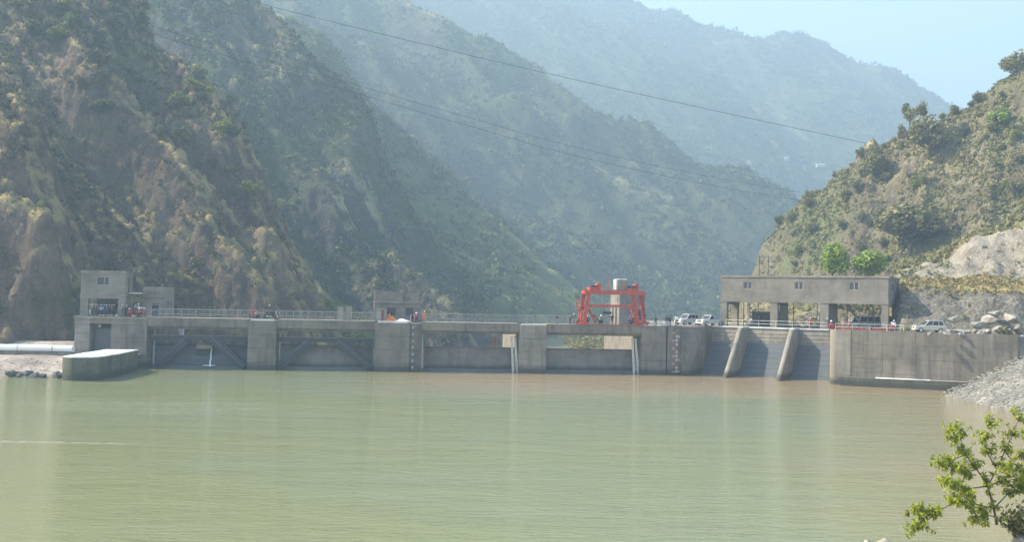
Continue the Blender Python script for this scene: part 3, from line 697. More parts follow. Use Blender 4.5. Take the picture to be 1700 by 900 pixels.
# --- steel strut frames in front of the first two gates
def strut_frame(px0, px1, pyb, d1, d2, lab, side):
    r = root_at('strut_frame', F1(s1((px0 + px1) / 2), 1, 0), lab, 'steel frame', 'strut frames in front of the gates')
    v = 1.6; zb = z1((px0 + px1) / 2, pyb, v)
    FM(F1).bx(s1(px0, v), s1(px1, v), v - .25, v + .25, zb - .35, zb + .3).build('beam', m_steel, r)
    FM(F1).bx(s1(px0, v), s1(px1, v), v - .3, v + .3, zb + .3, zb + .38).build('beam_flange', m_con2, r)
    for (a, b) in (d1, d2):
        p = F1(s1(a[0], v), v, z1(a[0], a[1], v)); q = F1(s1(b[0], v), v, z1(b[0], b[1], v))
        g = MB().bar(p, q, .7, 1.25).build('strut', m_steel, r)
        MB().bar((p[0] - .25, p[1] - .35, p[2] + .3), (q[0] - .25, q[1] - .35, q[2] + .3), .08, .12).build('strut_edge', m_gate, g)
    FM(F1).bx(s1(px1, v) - 1.6, s1(px1, v), v - .6, v + .4, zb - 1.0, zb - .2).build('bearing', m_steel, r)
    # light handrail truss behind the beam at its left end
    for k in range(5):
        x = s1(px0, 4) + .8 + k * 1.1; MB().bar(F1(x, 3.4, zb + (-.9 if k % 2 else -.3)), F1(x + 1.1, 3.4, zb + (-.3 if k % 2 else -.9)), .07).build('brace', m_steel, r)
    MB().bar(F1(s1(px0, 4), 3.4, zb - .95), F1(s1(px0, 4) + 6.5, 3.4, zb - .95), .09).build('chord', m_steel, r)
    fix(r)
strut_frame(246, 410, 561, ((312, 562), (262, 610)), ((353, 562), (406, 610)), 'dark steel strut frame in front of the leftmost gate', 1)
strut_frame(459, 621, 564.5, ((514, 568), (462, 611)), ((564, 568), (616, 611)), 'dark steel strut frame below the white board, in front of the pale gate', 0)

# sheet-pile wall, painted bright as if sunlit, seen under the first span, railway-like debris behind gates three and four
r = root_at('retaining_wall', F1(10, 22, -3), 'pale downstream retaining wall seen under the leftmost span', 'wall')
FM(F1).bx(s1(254, 22), s1(303, 22), 22, 23, -5, ZD - 1.6).build('wall_face', m_top, r)  # bright colour paints sunlight onto this wall face
for k in range(5): FM(F1).bx(s1(258 + 9 * k, 22), s1(258 + 9 * k, 22) + .18, 21.9, 22, -4, ZD - 1.6).build('rib', m_con2, r)
MB().bar(F1(s1(286, 20), 20, ZD - 2), F1(s1(297, 20), 20, ZD - 3.6), .25).build('brace', m_rust, r); fix(r)
r = root_at('scaffold', F1(75, 28, 0), 'rusty slatted timber scaffold left of the sunlit pier side, seen under the third span', 'scaffold')
for k in range(6): FM(F1).bx(s1(816, 26), s1(831, 26), 26, 26.2, 1.9 + k * .5, 2.15 + k * .5).build('slat', m_rust, r)
for k in range(3): MB().bar(F1(s1(817 + 6 * k, 26.1), 26.3, -4), F1(s1(817 + 6 * k, 26.1), 26.3, 5), .15).build('post', m_rust, r)
fix(r)

# --- water gauges: stepped enamel plates
def gauge(F, sx, zs, lab, w=.85):
    r = root_at('water_gauge', F(sx, 0, 0), lab, 'gauge', 'water gauges on the dam face')
    z = zs[0]; k = 0
    while z < zs[1]:
        FM(F).bx(sx - .06, sx + w * (.45 if k % 3 else .75), -.06, .04, z, z + .34).build('plate', m_tile if k % 4 != 2 else m_staffred, r)
        FM(F).bx(sx - .62, sx - .1, -.05, .04, z + .05, z + .2).build('numeral_tick', m_staffred if k % 2 else m_tile, r)
        FM(F).bx(sx + .1, sx + .2, -.05, .04, z + .34, z + .62).build('stroke', m_tile, r)
        z += .62; k += 1
    fix(r)
gauge(F1, s1(1122), (.4, 7.0), 'water gauge with red and white marks, right of the wall joint')
def gauge_b():
    sx = s1(684); r = root_at('water_gauge', F1(sx, 0, 0), 'weathered stepped gauge plates on the narrow pier below the sitting man in red', 'gauge', 'water gauges on the dam face')
    for k in range(13):
        FM(F1).bx(sx - .5, sx + (.5 if k % 3 else .95), .2, .37, .3 + k * .52, .3 + k * .52 + .12).build('bracket', m_gate, r)
        if k % 2 == 0: FM(F1).bx(sx - .05, sx + .3, .22, .38, .45 + k * .52, .85 + k * .52).build('plate', m_rail, r)
    fix(r)
gauge_b()

# ================================================================== SECTION TWO: sloping spillway piers
def sec2(s0, s1_, prof, name, mat, r): return FM(F2).sec(prof, s0, s1_).build(name, mat, r)
NB = 8.0                                       # set-back of the nose top
NW = .75                                      # pier thickness
PR = [(0, s2(1143), 'sloping end of the gauge wall at the left side of the spillway bays'),
      (s2(1199), s2(1199) + NW, 'left sloping concrete pier with a rounded nose between the spillway bays'),
      (s2(1287), s2(1287) + NW, 'right sloping concrete pier with a rounded nose between the spillway bays')]
for k, (a, b, lab) in enumerate(PR):
    r = root_at('spillway_pier', F2((a + b) / 2, 0, 0), lab, 'pier', 'sloping spillway piers')
    if k == 0:
        F = F2; FM(F2).hexa([*[F1(s1(1130.5) + .01, .01, -1.5), F(b, -1.5, -1.5), F(b, 12, -1.5), F1(s1(1130.5) + .01, 9, -1.5), F1(s1(1130.5) + .01, .01, ZD - .1), F(b, NB - .1, ZD - .1), F(b, 12, ZD - .1), F1(s1(1130.5) + .01, 9, ZD - .1)]]).build('pier_body', m_con, r)
        fix(r); continue
    m = FM(F2); R_ = (b - a) / 2 * (.35 if k == 0 else 1.); nseg = 8
    zs = [-1.5, -.02, 1.6, 1.63, 3.2, 3.23, 4.8, 4.83, 6.4, 6.43, ZD - .15]; rows = []
    for i, z in enumerate(zs):
        off = NB * z / ZD + (.05 if i in (3, 5, 7, 9) else 0)
        ring = [F2((a + b) / 2 - math.cos(math.pi * q / nseg) * (b - a) / 2, off + R_ - math.sin(math.pi * q / nseg) * R_, z) for q in range(nseg + 1)]
        rows.append(ring + [F2(b, 12.2, z), F2(a, 12.2, z)])
    w = nseg + 3; vs = [v_ for row in rows for v_ in row]
    fs = [(i * w + q, i * w + (q + 1) % w, (i + 1) * w + (q + 1) % w, (i + 1) * w + q) for i in range(len(zs) - 1) for q in range(w)]
    m.add(vs, fs + [tuple(range(w))[::-1], tuple(range((len(zs) - 1) * w, len(zs) * w))]); m.build('pier_body', m_con2, r)
    FM(F2).bx(a + .05, b - .05, NB + .3, 12.25, ZD - .15, ZD + .03).build('pier_cap', m_top, r)
    fix(r)
BAYS = [(PR[0][1], PR[1][0], 'leftmost'), (PR[1][1], PR[2][0], 'middle'), (PR[2][1], L2 - .2, 'rightmost')]
for (a, b, w) in BAYS:
    r = root_at('spillway_bay', F2((a + b) / 2, 5, 0), w + ' spillway bay, blue grey steel gate below a pale concrete beam', 'spillway gate', 'spillway bays')
    zt = 5.15; g0, g1_ = 6.2, 10.9
    sec2(a + .02, b - .02, [(12.0, -3), (g0 - 1, -3), (g0, .0), (g1_, zt), (12.0, zt)], 'gate_skin', m_blue, r)
    for q in range(6):
        z = .5 + q * .8; v = g0 + (g1_ - g0) * z / zt
        FM(F2).bx(a + .06, b - .06, v - .012, v + .2, z, z + .04).build('seam', m_blue, r)
    sec2(a + .02, b - .02, [(12.2, zt + .02), (11.2, zt + .02), (11.6, ZD - .2), (12.2, ZD - .2)], 'breast_wall', m_con2, r)
    for q in range(4):
        z = zt + .3 + q * .62; v = 11.2 + .4 * (z - zt) / (ZD - .2 - zt)
        FM(F2).bx(a + .06, b - .06, v - .04, v + .1, z, z + .06).build('board_seam', m_con, r)
    FM(F2).bx(a + .02, b - .02, 11.4, 12.2, ZD - .2, ZD + .01).build('coping', m_top, r)
    fix(r)
# joining slab on top of section two, the platform of the intake
ztp = ZD - .02
plat = [xy(P1, T1, N1, L1 - 4, 10.2), xy(P1, T1, N1, L1 - .05, 3), xy(P2, T2, N2, 1.5, 12.26), xy(P2, T2, N2, L2 - .2, 12.26), xy(P3, T3, N3, .8, .9), xy(P3, T3, N3, L3 - .1, .9), (78, 137), (95, 150), (90, 185), (24, 205), (20, 180)]
mp = mat_terrain('gravel platform', (.33, .30, .25), (.45, .42, .36), (.34, .29, .18), (.16, .17, .08), .4, 5, 6, .0, .05)
o = MB().prism(plat, -6, ztp).build('platform_ground', mp); o['kind'] = 'structure'
# end wall with rounded nose and its long face
r = root_at('intake_wall', F3(L3 / 2, 0, 0), 'long stained concrete intake wall with a ledge at the water, on the right', 'wall')
nose = [(.9 + .9 * math.cos(t_) * 1.0, .9 - .9 * math.sin(t_)) for t_ in [math.pi / 2 + k * math.pi / 2 / 6 for k in range(7)]]
pl_ = [F3(x, y, 0)[:2] for x, y in nose] + [F3(0, 8, 0)[:2], F3(3, 8, 0)[:2], F3(3, 1.0, 0)[:2], F3(3, 0, 0)[:2]]
MB().prism(pl_[::-1], -3, 8.0).build('nose', m_con2, r)
n3 = 5; sl = [3.02 + (L3 - 3) * k / n3 for k in range(n3 + 1)]
for k in range(n3):
    for q, (za, zb) in enumerate(((-3, 1.9), (1.93, 4.0), (4.03, 6.0), (6.03, 8.0))):
        FM(F3).bx(sl[k] + .02, sl[k + 1] - .02, .0 + .02 * ((k * 7 + q * 3) % 3), 1.0, za, zb).build('wall_panel', m_con, r)
FM(F3).bx(3.1, L3 - .1, .15, .95, -3, 7.95).build('core', m_con, r)
fix(r)
r = root_at('ledge', F3(L3 * .4, -1, 0), 'low wet ledge along the foot of the intake wall, lit top edge', 'ledge')
sa, sb = s3(1397) + .0, s3(1640)
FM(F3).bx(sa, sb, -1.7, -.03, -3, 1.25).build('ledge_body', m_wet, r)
FM(F3).bx(s3(1455), s3(1545), -1.78, -.05, 1.25, 1.33).build('ledge_top', m_top, r); FM(F3).bx(s3(1545) + .01, sb - 1, -1.76, -.05, 1.25, 1.32).build('ledge_top', m_con2, r); fix(r)  # brighter stretch paints in the sunlit part of the ledge edge

# --- intake building on columns
def intake():
    V0 = 13.0; f = lambda px, v=V0: s2(px, v)
    a, b = f(1195.5), f(1474); D = 10.5
    zt = z2(1300, 458.5, V0); zb = z2(1300, 502.5, V0); g = ztp
    r = root_at('intake_building', F2((a + b) / 2, V0 + 3, g), 'long grey concrete gate house raised on columns above the spillway', 'building')
    wins = [(1233, 1247.5, 468.5, 481.5), (1318, 1332.5, 468, 481), (1409, 1425.5, 466.5, 479)]
    xs = [a]; wz = []
    for q in wins: xs += [f(q[0]), f(q[1])]
    xs.append(b)
    W0, W1 = z2(1325, 481, V0), z2(1325, 468, V0)
    w = FM(F2)
    for k in range(0, len(xs), 2): w.bx(xs[k], xs[k + 1], V0, V0 + .3, zb, zt)
    for k in range(1, len(xs) - 1, 2): w.bx(xs[k], xs[k + 1], V0, V0 + .3, zb, W0).bx(xs[k], xs[k + 1], V0, V0 + .3, W1, zt)
    w.bx(a, b, V0 + D - .3, V0 + D, zb, zt); w.bx(a, a + .3, V0 + .3, V0 + D - .3, zb, zt)
    e0, e1 = V0 + 3.0, V0 + 7.0
    w.bx(b - .3, b, V0 + .3, e0, zb, zt).bx(b - .3, b, e1, V0 + D - .3, zb, zt).bx(b - .3, b, e0, e1, zb, W0).bx(b - .3, b, e0, e1, W1, zt)
    w.build('wall', m_bld, r)
    FM(F2).bx(a + .05, b - .05, V0 + .05, V0 + D - .05, zb + .02, zb + .25).build('floor_slab', m_bld, r)
    FM(F2).bx(a - .12, b + .12, V0 - .12, V0 + D + .1, zt - .22, zt + .06).build('roof_slab', m_con2, r)
    FM(F2).bx(a - .05, b + .05, V0 - .07, V0 + .31, zb - .02, zb + .85).build('edge_beam', m_bld, r)
    def window(s0, s1_, v0, v1, side):
        if not side:
            w = FM(F2).bx(s0, s1_, V0 + .14, V0 + .18, W0, W1).build('window', m_glass, r)
            fr = FM(F2)
            for x in (s0, (s0 + s1_) / 2 - .06, s1_ - .12): fr.bx(x, x + .12, V0 + .06, V0 + .135, W0, W1)
            fr.bx(s0, s1_, V0 + .07, V0 + .13, W1 - .1, W1).bx(s0, s1_, V0 + .07, V0 + .13, W0, W0 + .1)
            fr.build('window_frame', m_rail, w)
        else:
            w = FM(F2).bx(b - .2, b - .16, v0, v1, W0, W1).build('window', m_glass, r)
            fr = FM(F2)
            for x in (v0, (v0 + v1) / 2 - .2, v1 - .4): fr.bx(b - .15, b - .06, x, x + .4, W0, W1)
            fr.bx(b - .14, b - .07, v0, v1, W1 - .1, W1).build('window_frame', m_rail, w)
    for k in range(1, len(xs) - 1, 2): window(xs[k], xs[k + 1], 0, 0, False)
    window(0, 0, e0, e1, True)
    for px0, px1 in ((1195.5, 1206), (1278, 1290), (1361, 1375), (1463, 1474)):
        x0, x1 = f(px0), f(px1)
        FM(F2).bx(x0, x1, V0 + .02, V0 + .9, g, zb).build('column', m_bld, r)
        yb = V0 + D if px0 > 1400 else V0 + 6.8
        FM(F2).bx(x0, x1, yb - .95, yb - .02, g, zb).build('column', m_con2, r)
        FM(F2).bx(x0 + .1, x1 - .1, V0 + .9, yb - .95, zb - .45, zb).build('cross_beam', m_bld, r)
    # steel hangers in the bays
    for px in (1234, 1258, 1317, 1356, 1406, 1449):
        MB().tube(F2(f(px, V0 + 2), V0 + 2, g), F2(f(px, V0 + 2), V0 + 2, zb), .07, n=6).build('hanger_rod', m_steel, r)
    for k in range(2):
        x = f(1259 + k * 15, V0 + 3)
        MB().tube(F2(x, V0 + 3, zt), F2(x, V0 + 3, zt + 3.6), .06, n=6).build('roof_mast', m_steel, r)
    MB().tube(F2(f(1259, V0 + 3), V0 + 3, zt + 3.3), F2(f(1274, V0 + 3), V0 + 3, zt + 3.3), .04, n=5).build('mast_tie', m_steel, r)
    fix(r)
    # stair leaning against the underside
    q = root_at('stair', F2(f(1420), V0 + 1, g), 'dark steel stair sloping down from the raised gate house to the platform', 'stair')
    for dv in (0, .9):
        MB().bar(F2(f(1404, V0 + 1 + dv), V0 + 1 + dv, zb), F2(f(1437, V0 + 1 + dv), V0 + 1 + dv, g), .14, .35).build('stringer', m_steel, q)
    for k in range(12):
        tt = (k + .5) / 12; p0 = Vector(F2(f(1404, V0 + 1), V0 + 1, zb)).lerp(Vector(F2(f(1437, V0 + 1), V0 + 1, g)), tt)
        p1 = p0 + Vector((N2.x, N2.y, 0)) * .9; MB().bar(p0, p1, .28, .05).build('tread', m_steel, q)
    fix(q)
    q = root_at('tool_shed', F2(f(1270, V0 + 7.5), V0 + 7.5, g), 'dark blue grey cabin behind the columns of the raised gate house', 'cabin')
    x0, x1 = f(1248, V0 + 7.5), f(1296, V0 + 7.5)
    FM(F2).bx(x0, x1, V0 + 7.5, V0 + 10, g, g + 2.3).build('wall', m_blue, q)
    FM(F2).bx(x0 - .15, x1 + .15, V0 + 7.3, V0 + 10.2, g + 2.3, g + 2.5).build('roof', m_gate, q)
    FM(F2).bx(x0 + 1, x0 + 1.8, V0 + 7.45, V0 + 7.5, g, g + 1.9).build('door', m_steel, q); fix(q)
    q = root_at('post', F2(f(1242, V0 + 7), V0 + 7, g), 'white concrete post left of the blue grey cabin', 'post')
    FM(F2).bx(f(1240, V0 + 7), f(1244, V0 + 7), V0 + 7, V0 + 7.4, g, zb - .1).build('shaft', m_white, q)
    FM(F2).bx(f(1239, V0 + 7), f(1245, V0 + 7), V0 + 6.9, V0 + 7.5, g, g + .3).build('foot', m_con2, q); fix(q)
intake()

# --- railings
def railing(F, s0, s1_, v, z, lab, h=1.25, step=1.1, rails=4, mat=m_rail, pr=.03, rr=.025):
    r = root_at('railing', F((s0 + s1_) / 2, v, z), lab, 'railing', 'railings along the dam top')
    n = max(1, round((s1_ - s0) / step))
    me = None
    for k in range(n + 1):
        s = s0 + (s1_ - s0) * k / n
        if me is None:
            o = MB().tube((0, 0, 0), (0, 0, h), pr, n=5).build('post', mat, r); me = o.data
        else: o = link(bpy.data.objects.new('post', me), r)
        o.location = Vector(F(s, v, z)) - r.location
    for k in range(rails):
        zz = z + h * (k + 1) / rails
        o = MB().tube(F(s0, v, zz), F(s1_, v, zz), rr, n=5).build('rail', mat, r); o.location = -r.location
    return r
for (p0, p1, lab) in ((236, 410, 'bridge railing above the leftmost gate'), (462, 618, 'bridge railing in front of the white boards'), (706, 858, 'bridge railing right of the standing man in orange'),
                      (862, 955, 'bridge railing left of the red crane'), (1072, 1098, 'short bridge railing right of the red crane')):
    railing(F1, s1(p0), s1(p1), .3, ZD, lab)
for (p0, p1, lab) in ((236, 620, 'rear railing of the left half of the bridge'), (690, 1090, 'rear railing of the bridge behind the red crane')):
    railing(F1, s1(p0), s1(p1), 5.8, ZD, lab, rails=3, step=2.2)
railing(F2, s2(1205, 12.), s2(1373, 12.), 12., ZD, 'thin pale railing in front of the raised gate house', 1.05, 2.6, 2, m_bright, .03, .03)
railing(F3, .8, s3(1500), .5, 8.0, 'thin pale railing on the intake wall beside the red barriers', .95, 2.4, 2, m_bright, .03, .03)
r = root_at('barrier', F3(4, 1.4, 8), 'low row of dull red barrier panels on the intake wall', 'barrier')
for k in range(7):
    FM(F3).bx(.6 + k * 1.05, 1.5 + k * 1.05, 1.3, 1.38, 8.0, 8.5).build('panel', m_rust if k % 3 == 1 else m_dullred, r)
fix(r)

# --- white boards, mast and the heap on the widest pier
r = root_at('board', F1(s1(572), 3, ZD), 'pair of pale upright panels standing on the bridge behind the railing', 'panel')
for (a, b) in ((559.5, 570.5), (572, 583.5)): FM(F1).bx(s1(a, 3), s1(b, 3), 3, 3.25, ZD, z1(570, 509, 3)).build('panel', m_con2, r)
MB().tube(F1(s1(571.3, 3), 3.3, ZD), F1(s1(571.3, 3), 3.3, ZD + 2.3), .06, n=6).build('post', m_steel, r); fix(r)
r = root_at('mast', F1(s1(619.5), 1, ZD), 'slim white mast left of the unfinished gate house', 'mast')
MB().tube(F1(s1(619.5), 1, -1), F1(s1(619.5), 1, z1(619, 482)), .07, .06, n=8).build('pole', m_con2, r)
MB().tube(F1(s1(619.5), 1, z1(619, 482)), F1(s1(620), 1, z1(619, 474)), .025, n=5).build('lightning_rod', m_steel, r); fix(r)
r = root_at('container', F1(s1(634), 2, ZD), 'white and red cabinet on the widest pier, left of the orange sheet', 'cabinet')
FM(F1).bx(s1(623), s1(631), 1.6, 3.2, ZD, ZD + 1.7).build('body', m_tarp, r); FM(F1).bx(s1(631), s1(635), 1.55, 3.2, ZD, ZD + 1.72).build('door', m_dullred, r)
FM(F1).bx(s1(635), s1(640), 1.6, 3.2, ZD, ZD + 1.75).build('side_panel', m_con2, r); FM(F1).bx(s1(622), s1(641), 1.5, 3.3, ZD + 1.75, ZD + 1.85).build('top', m_con2, r); fix(r)
def heap(name, c, w, d, h, mat, lab, cat, seed, peak=0.3):
    n = 14; xs = np.linspace(-1, 1, n); X, Y = np.meshgrid(xs, xs, indexing='ij'); rr = np.sqrt(X * X + Y * Y)
    Z = np.clip(1 - np.sqrt((X - (peak - .5)) ** 2 + Y * Y), 0, 1) ** .8 * h * (1 + .35 * fbm(X * 4, Y * 4, 3, seed)) - .02
    idx = np.arange(n * n).reshape(n, n); q = np.stack([idx[:-1, :-1], idx[1:, :-1], idx[1:, 1:], idx[:-1, 1:]], -1).reshape(-1, 4)
    o = mesh_np(name, np.stack([X.ravel() * w / 2, Y.ravel() * d / 2, Z.ravel()], -1), q, mat); o.location = c; tag(o, lab, cat); return o
heap('tarpaulin', F1(s1(648), 2.4, ZD), 2.6, 2, 1.25, m_orange, 'orange sheet draped over a heap on the widest pier', 'sheet', 3, .25)
heap('rubble_heap', F1(s1(669), 1.6, ZD), 2.6, 1.6, .45, m_top, 'low heap of white rubble right of the orange sheet', 'rubble', 4)
r = root_at('crate', F1(s1(683), 1.5, ZD), 'pale open crate next to the sitting man in dark red', 'crate')
for x in (s1(680), s1(686)): FM(F1).bx(x, x + .12, 1.2, 2.2, ZD, ZD + .95).build('side', m_top, r)
FM(F1).bx(s1(680), s1(687), 2.1, 2.2, ZD + .0, ZD + .95).build('back', m_con2, r); FM(F1).bx(s1(680) - .05, s1(687) + .1, 1.15, 2.25, ZD + .95, ZD + 1.05).build('lid', m_con2, r); fix(r)

# --- red gantry crane
def crane():
    r = root_at('gantry_crane', F1(s1(1013, 2.5), 2.5, ZD), 'red gantry crane with a white tank on its top, standing on the bridge', 'crane')
    zt = z1(1010, 486, 2.5); zmid = z1(1010, 508.5, 2.5)
    va, vb = 1.0, 5.0
    def leg(px_t, px_b, v, up=0):
        p = F1(s1(px_t, v), v, zt - .15); q = F1(s1(px_b, v), v, ZD + .35)
        MB().bar(q, p, .62, .62, up=(0, 1, 0)).build('leg', m_red, r)
        bm_ = FM(F1); x = s1(px_b, v); bm_.bx(x - .7, x + .7, v - .3, v + .3, ZD + .12, ZD + .5); b = bm_.build('bogie', m_red, r)
        for dx in (-.4, .4): MB().tube(F1(x + dx, v - .15, ZD + .15), F1(x + dx, v + .15, ZD + .15), .2, n=10).build('wheel', m_steel, b)
    leg(976.5, 969, va); leg(968, 961.5, vb); leg(1051, 1057.5, va); leg(1063.5, 1069.5, vb)
    for v in (va, vb):
        FM(F1).bx(s1(967 if v == vb else 969, v), s1(1067, v), v - .35, v + .35, zt - .3, zt + .35).build('main_girder', m_red, r)
    for px in (970, 1064): FM(F1).bx(s1(px, 3) - .35, s1(px, 3) + .35, va + .36, vb - .36, zt - .25, zt + .3).build('end_girder', m_red, r)
    FM(F1).bx(s1(977, va), s1(1057, va), va - .2, va + .2, zmid - .2, zmid + .25).build('tie_beam', m_red, r)
    for a_, b_ in ((962, 965), (1064, 1067)): MB().bar(F1(s1(a_, 3), va, zmid), F1(s1(b_, 3), vb, zmid), .35).build('side_tie', m_red, r)
    MB().bar(F1(s1(976, 3), 3, zmid - .5), F1(s1(988, 3), 3, ZD + .3), .35).build('brace', m_red, r)
    MB().bar(F1(s1(984, 3), 3.2, zmid - 1.3), F1(s1(996, 3), 3.2, ZD + .3), .25).build('brace', m_red, r)
    for k, px in enumerate((984, 1046)):       # winch housings
        FM(F1).bx(s1(px - 9, 3), s1(px + 9, 3), 1.4, 4.6, zt + .36, zt + .85).build('winch_deck', m_red, r)
        FM(F1).bx(s1(px - 6, 3), s1(px + 5, 3), 1.3, 3.2, zt + .86, zt + 1.12).build('winch_cover', m_steel, r)
        MB().tube(F1(s1(px + 6, 3), 1.4, zt + 1.1), F1(s1(px + 6, 3), 3.2, zt + 1.1), .4, n=12).build('winch_drum', m_red, r)
    for k in range(4): FM(F1).bx(s1(955, 2), s1(960, 2), 1.6, 2.4, zmid - .7 + k * .55, zmid - .58 + k * .55).build('landing', m_red, r)
    MB().bar(F1(s1(959, 2), 2, zmid - .7), F1(s1(963, 2), 2, zmid - .7), .25).build('landing_arm', m_red, r)
    MB().bar(F1(s1(956, 2), 2, zmid - .7), F1(s1(956, 2), 2, zmid + 1.3), .08).build('landing_post', m_red, r)
    tb = zt + .4; a, b = s1(1020.5, 2), s1(1040, 2)
    FM(F1).bx(a, b, 1.6, 3.6, tb, tb + 1.75)  .build('tank', m_con2, r, bevel=.05)
    FM(F1).bx(a - .05, a + .22, 1.5, 3.7, tb + .05, tb + 1.8).build('tank_lit_side', m_top, r, bevel=.04)  # bright slab added to paint sunlight on the tank's left side
    FM(F1).bx(a + .4, b - .1, 1.7, 3.7, tb + 1.74, tb + 1.86).build('tank_lit_top', m_white, r)  # white here paints the sun on top of the tank
    MB().tube(F1(s1(1009, 3), 3, zt + .3), F1(s1(1009, 3), 3, z1(1009, 455, 3)), .05, n=6).build('antenna', m_red, r)
    la, lb = Vector(F1(s1(1056.5), .55, ZD + .4)), Vector(F1(s1(1050.5), .55, zt))
    for dx in (-.2, .2): MB().bar(la + Vector((dx, 0, 0)), lb + Vector((dx, 0, 0)), .05).build('ladder_rail', m_red, r)
    for k in range(14): p_ = la.lerp(lb, (k + .5) / 14); MB().bar(p_ - Vector((.2, 0, 0)), p_ + Vector((.2, 0, 0)), .035).build('ladder_rung', m_red, r)
    for q in (-.5, .5): MB().tube(F1(s1(1013) + q, 3, zt - .3), F1(s1(1013) + q, 3, zmid - .9), .025, n=4).build('hoist_rope', m_steel, r)
    FM(F1).bx(s1(1013) - .7, s1(1013) + .7, 2.8, 3.2, zmid - 1.3, zmid - .9).build('lifting_beam', m_steel, r)
    for (a0, a1) in ((965, 972.5), (1060, 1054)):
        MB().bar(F1(s1(a0), va + .4, ZD + .6), F1(s1(a1), vb - .4, zmid - .2), .14).build('side_brace', m_red, r)
        MB().bar(F1(s1(a0), vb - .4, ZD + .6), F1(s1(a1), va + .4, zmid - .2), .14).build('side_brace', m_red, r)
    for k in range(7):                          # handrail on the girder
        x = s1(990 + 4.6 * k, 1); MB().tube(F1(x, .8, zt + .35), F1(x, .8, zt + 1.25), .02, n=4).build('stanchion', m_red, r)
    MB().tube(F1(s1(990), .8, zt + 1.25), F1(s1(1019), .8, zt + 1.25), .02, n=4).build('handrail', m_red, r)
    fix(r)
    q = root_at('crane_rail', F1(s1(1013), .8, ZD), 'red painted rail beam under the crane on the bridge edge', 'rail')
    FM(F1).bx(s1(957), s1(1070), -.05, .95, ZD + .01, ZD + .12).build('rail_beam', m_red, q); fix(q)
crane()
# ================================================================== LEFT BANK, RIGHT APRON, NEAR BANK
def HL(X, Y):
    n = fbm(X / 5, Y / 3, 4, 601); sh = Y - (132.6 + fbm(X / 9, X * 0, 3, 603) * 1.6)
    z = np.interp(sh, [-4, -.3, .6, 5, 14, 20, 26], [-2.5, -.5, .35, .9, 1.85, 2.3, 3.5]) + n * np.interp(sh, [0, 1, 6, 14], [.25, .35, .18, .12])
    return z
mt_sand = mat_terrain('pinkish sandy bank', (.36, .30, .24), (.50, .44, .37), (.42, .36, .28), (.2, .2, .12), .5, 3, 4, -.2, .15)
grid_mesh('sandy_bank', np.arange(-150, -55.5, .5), np.arange(127, 160, .5), HL, mt_sand, -1.2)
def HAP(X, Y):
    z = (X - 57.0 - fbm(Y / 7, Y * 0, 2, 611) * .8) * .50
    far = 0
    z = z + fbm(X / 3, Y / 3, 4, 613) * .16 + far * .10
    return np.minimum(z, 9.5 + fbm(X / 3, Y / 3, 3, 615) * .8)
m_apron = mat_terrain('pale stone pitching', (.24, .22, .18), (.36, .33, .28), (.40, .37, .3), (.1, .1, .05), .35, 3, 4, -.3, .25)
grid_mesh('stone_apron', np.arange(54, 96, .45), np.arange(60, 131.3, .45), HAP, m_apron, -.8)
def HBK(X, Y): return np.minimum((X - 60.5 - (Y - 131) * .35) * .5, 7.6) + fbm(X / 2.5, Y / 2.5, 4, 631) * .5
grid_mesh('earth_bank', np.arange(58, 96, .45), np.arange(130.9, 142, .45), HBK, mt_right, -1)
def HN(X, Y):
    z = 9.9 - .272 * np.maximum(Y, 0) - np.maximum(Y - 26, 0) * .12 + fbm(X / 3, Y / 3, 4, 621) * .25
    return z
m_bank = mat_terrain('near bank soil', (.28, .25, .2), (.4, .37, .31), (.3, .26, .14), (.1, .12, .04), .3, .6, .9, .2, .3)
grid_mesh('near_bank', np.arange(-60, 60, 1.2), np.arange(-40, 40, .8), HN, m_bank, -1)

# rocks: six shapes shared by every boulder
def rock_mesh(seed, flat=.7, sub=2, rough=.28):
    bm = bmesh.new(); bmesh.ops.create_icosphere(bm, subdivisions=sub, radius=1.)
    rnd = random.Random(seed); pl = [(Vector((rnd.gauss(0, 1), rnd.gauss(0, 1), rnd.gauss(0, .8))).normalized(), rnd.uniform(.4, .75)) for _ in range(20)]
    for v in bm.verts:
        for n_, d_ in pl:
            k = v.co.dot(n_) - d_
            if k > 0: v.co -= n_ * k
        v.co *= 1 + rnd.uniform(-.5, .5) * rough * .3
        v.co.z *= flat
    me = bpy.data.meshes.new('rock'); bm.to_mesh(me); bm.free(); return me
m_rock = mat_terrain('pale boulder', (.33, .295, .235), (.47, .43, .355), (.42, .38, .28), (.1, .1, .05), .18, 3, 4, -.3, .12)
m_rockd = mat_terrain('dark wet boulder', (.13, .13, .12), (.22, .21, .19), (.2, .18, .12), (.1, .1, .05), .18, 3, 4, -.3, .12)
m_pitch = mat_terrain('pitching stone', (.28, .26, .215), (.42, .39, .33), (.30, .28, .22), (.1, .1, .05), .18, 3, 4, -.3, .12)
RM = [rock_mesh(k, .55 + .12 * (k % 3), 3) for k in range(7)]
for me_ in RM: me_.materials.append(m_rock)
RMD = []
for me_ in RM[:4]: q = me_.copy(); q.materials.clear(); q.materials.append(m_rockd); RMD.append(q)
rng = random.Random(5)
def boulder(p, sx, sy, sz, label, group, meshes=RM, name='boulder'):
    o = bpy.data.objects.new(name, rng.choice(meshes)); o.location = p; o.scale = (sx, sy, sz)
    o.rotation_euler = (rng.uniform(-.2, .2), rng.uniform(-.25, .25), rng.uniform(0, 6.28)); link(o); return tag(o, label, 'boulder', group)
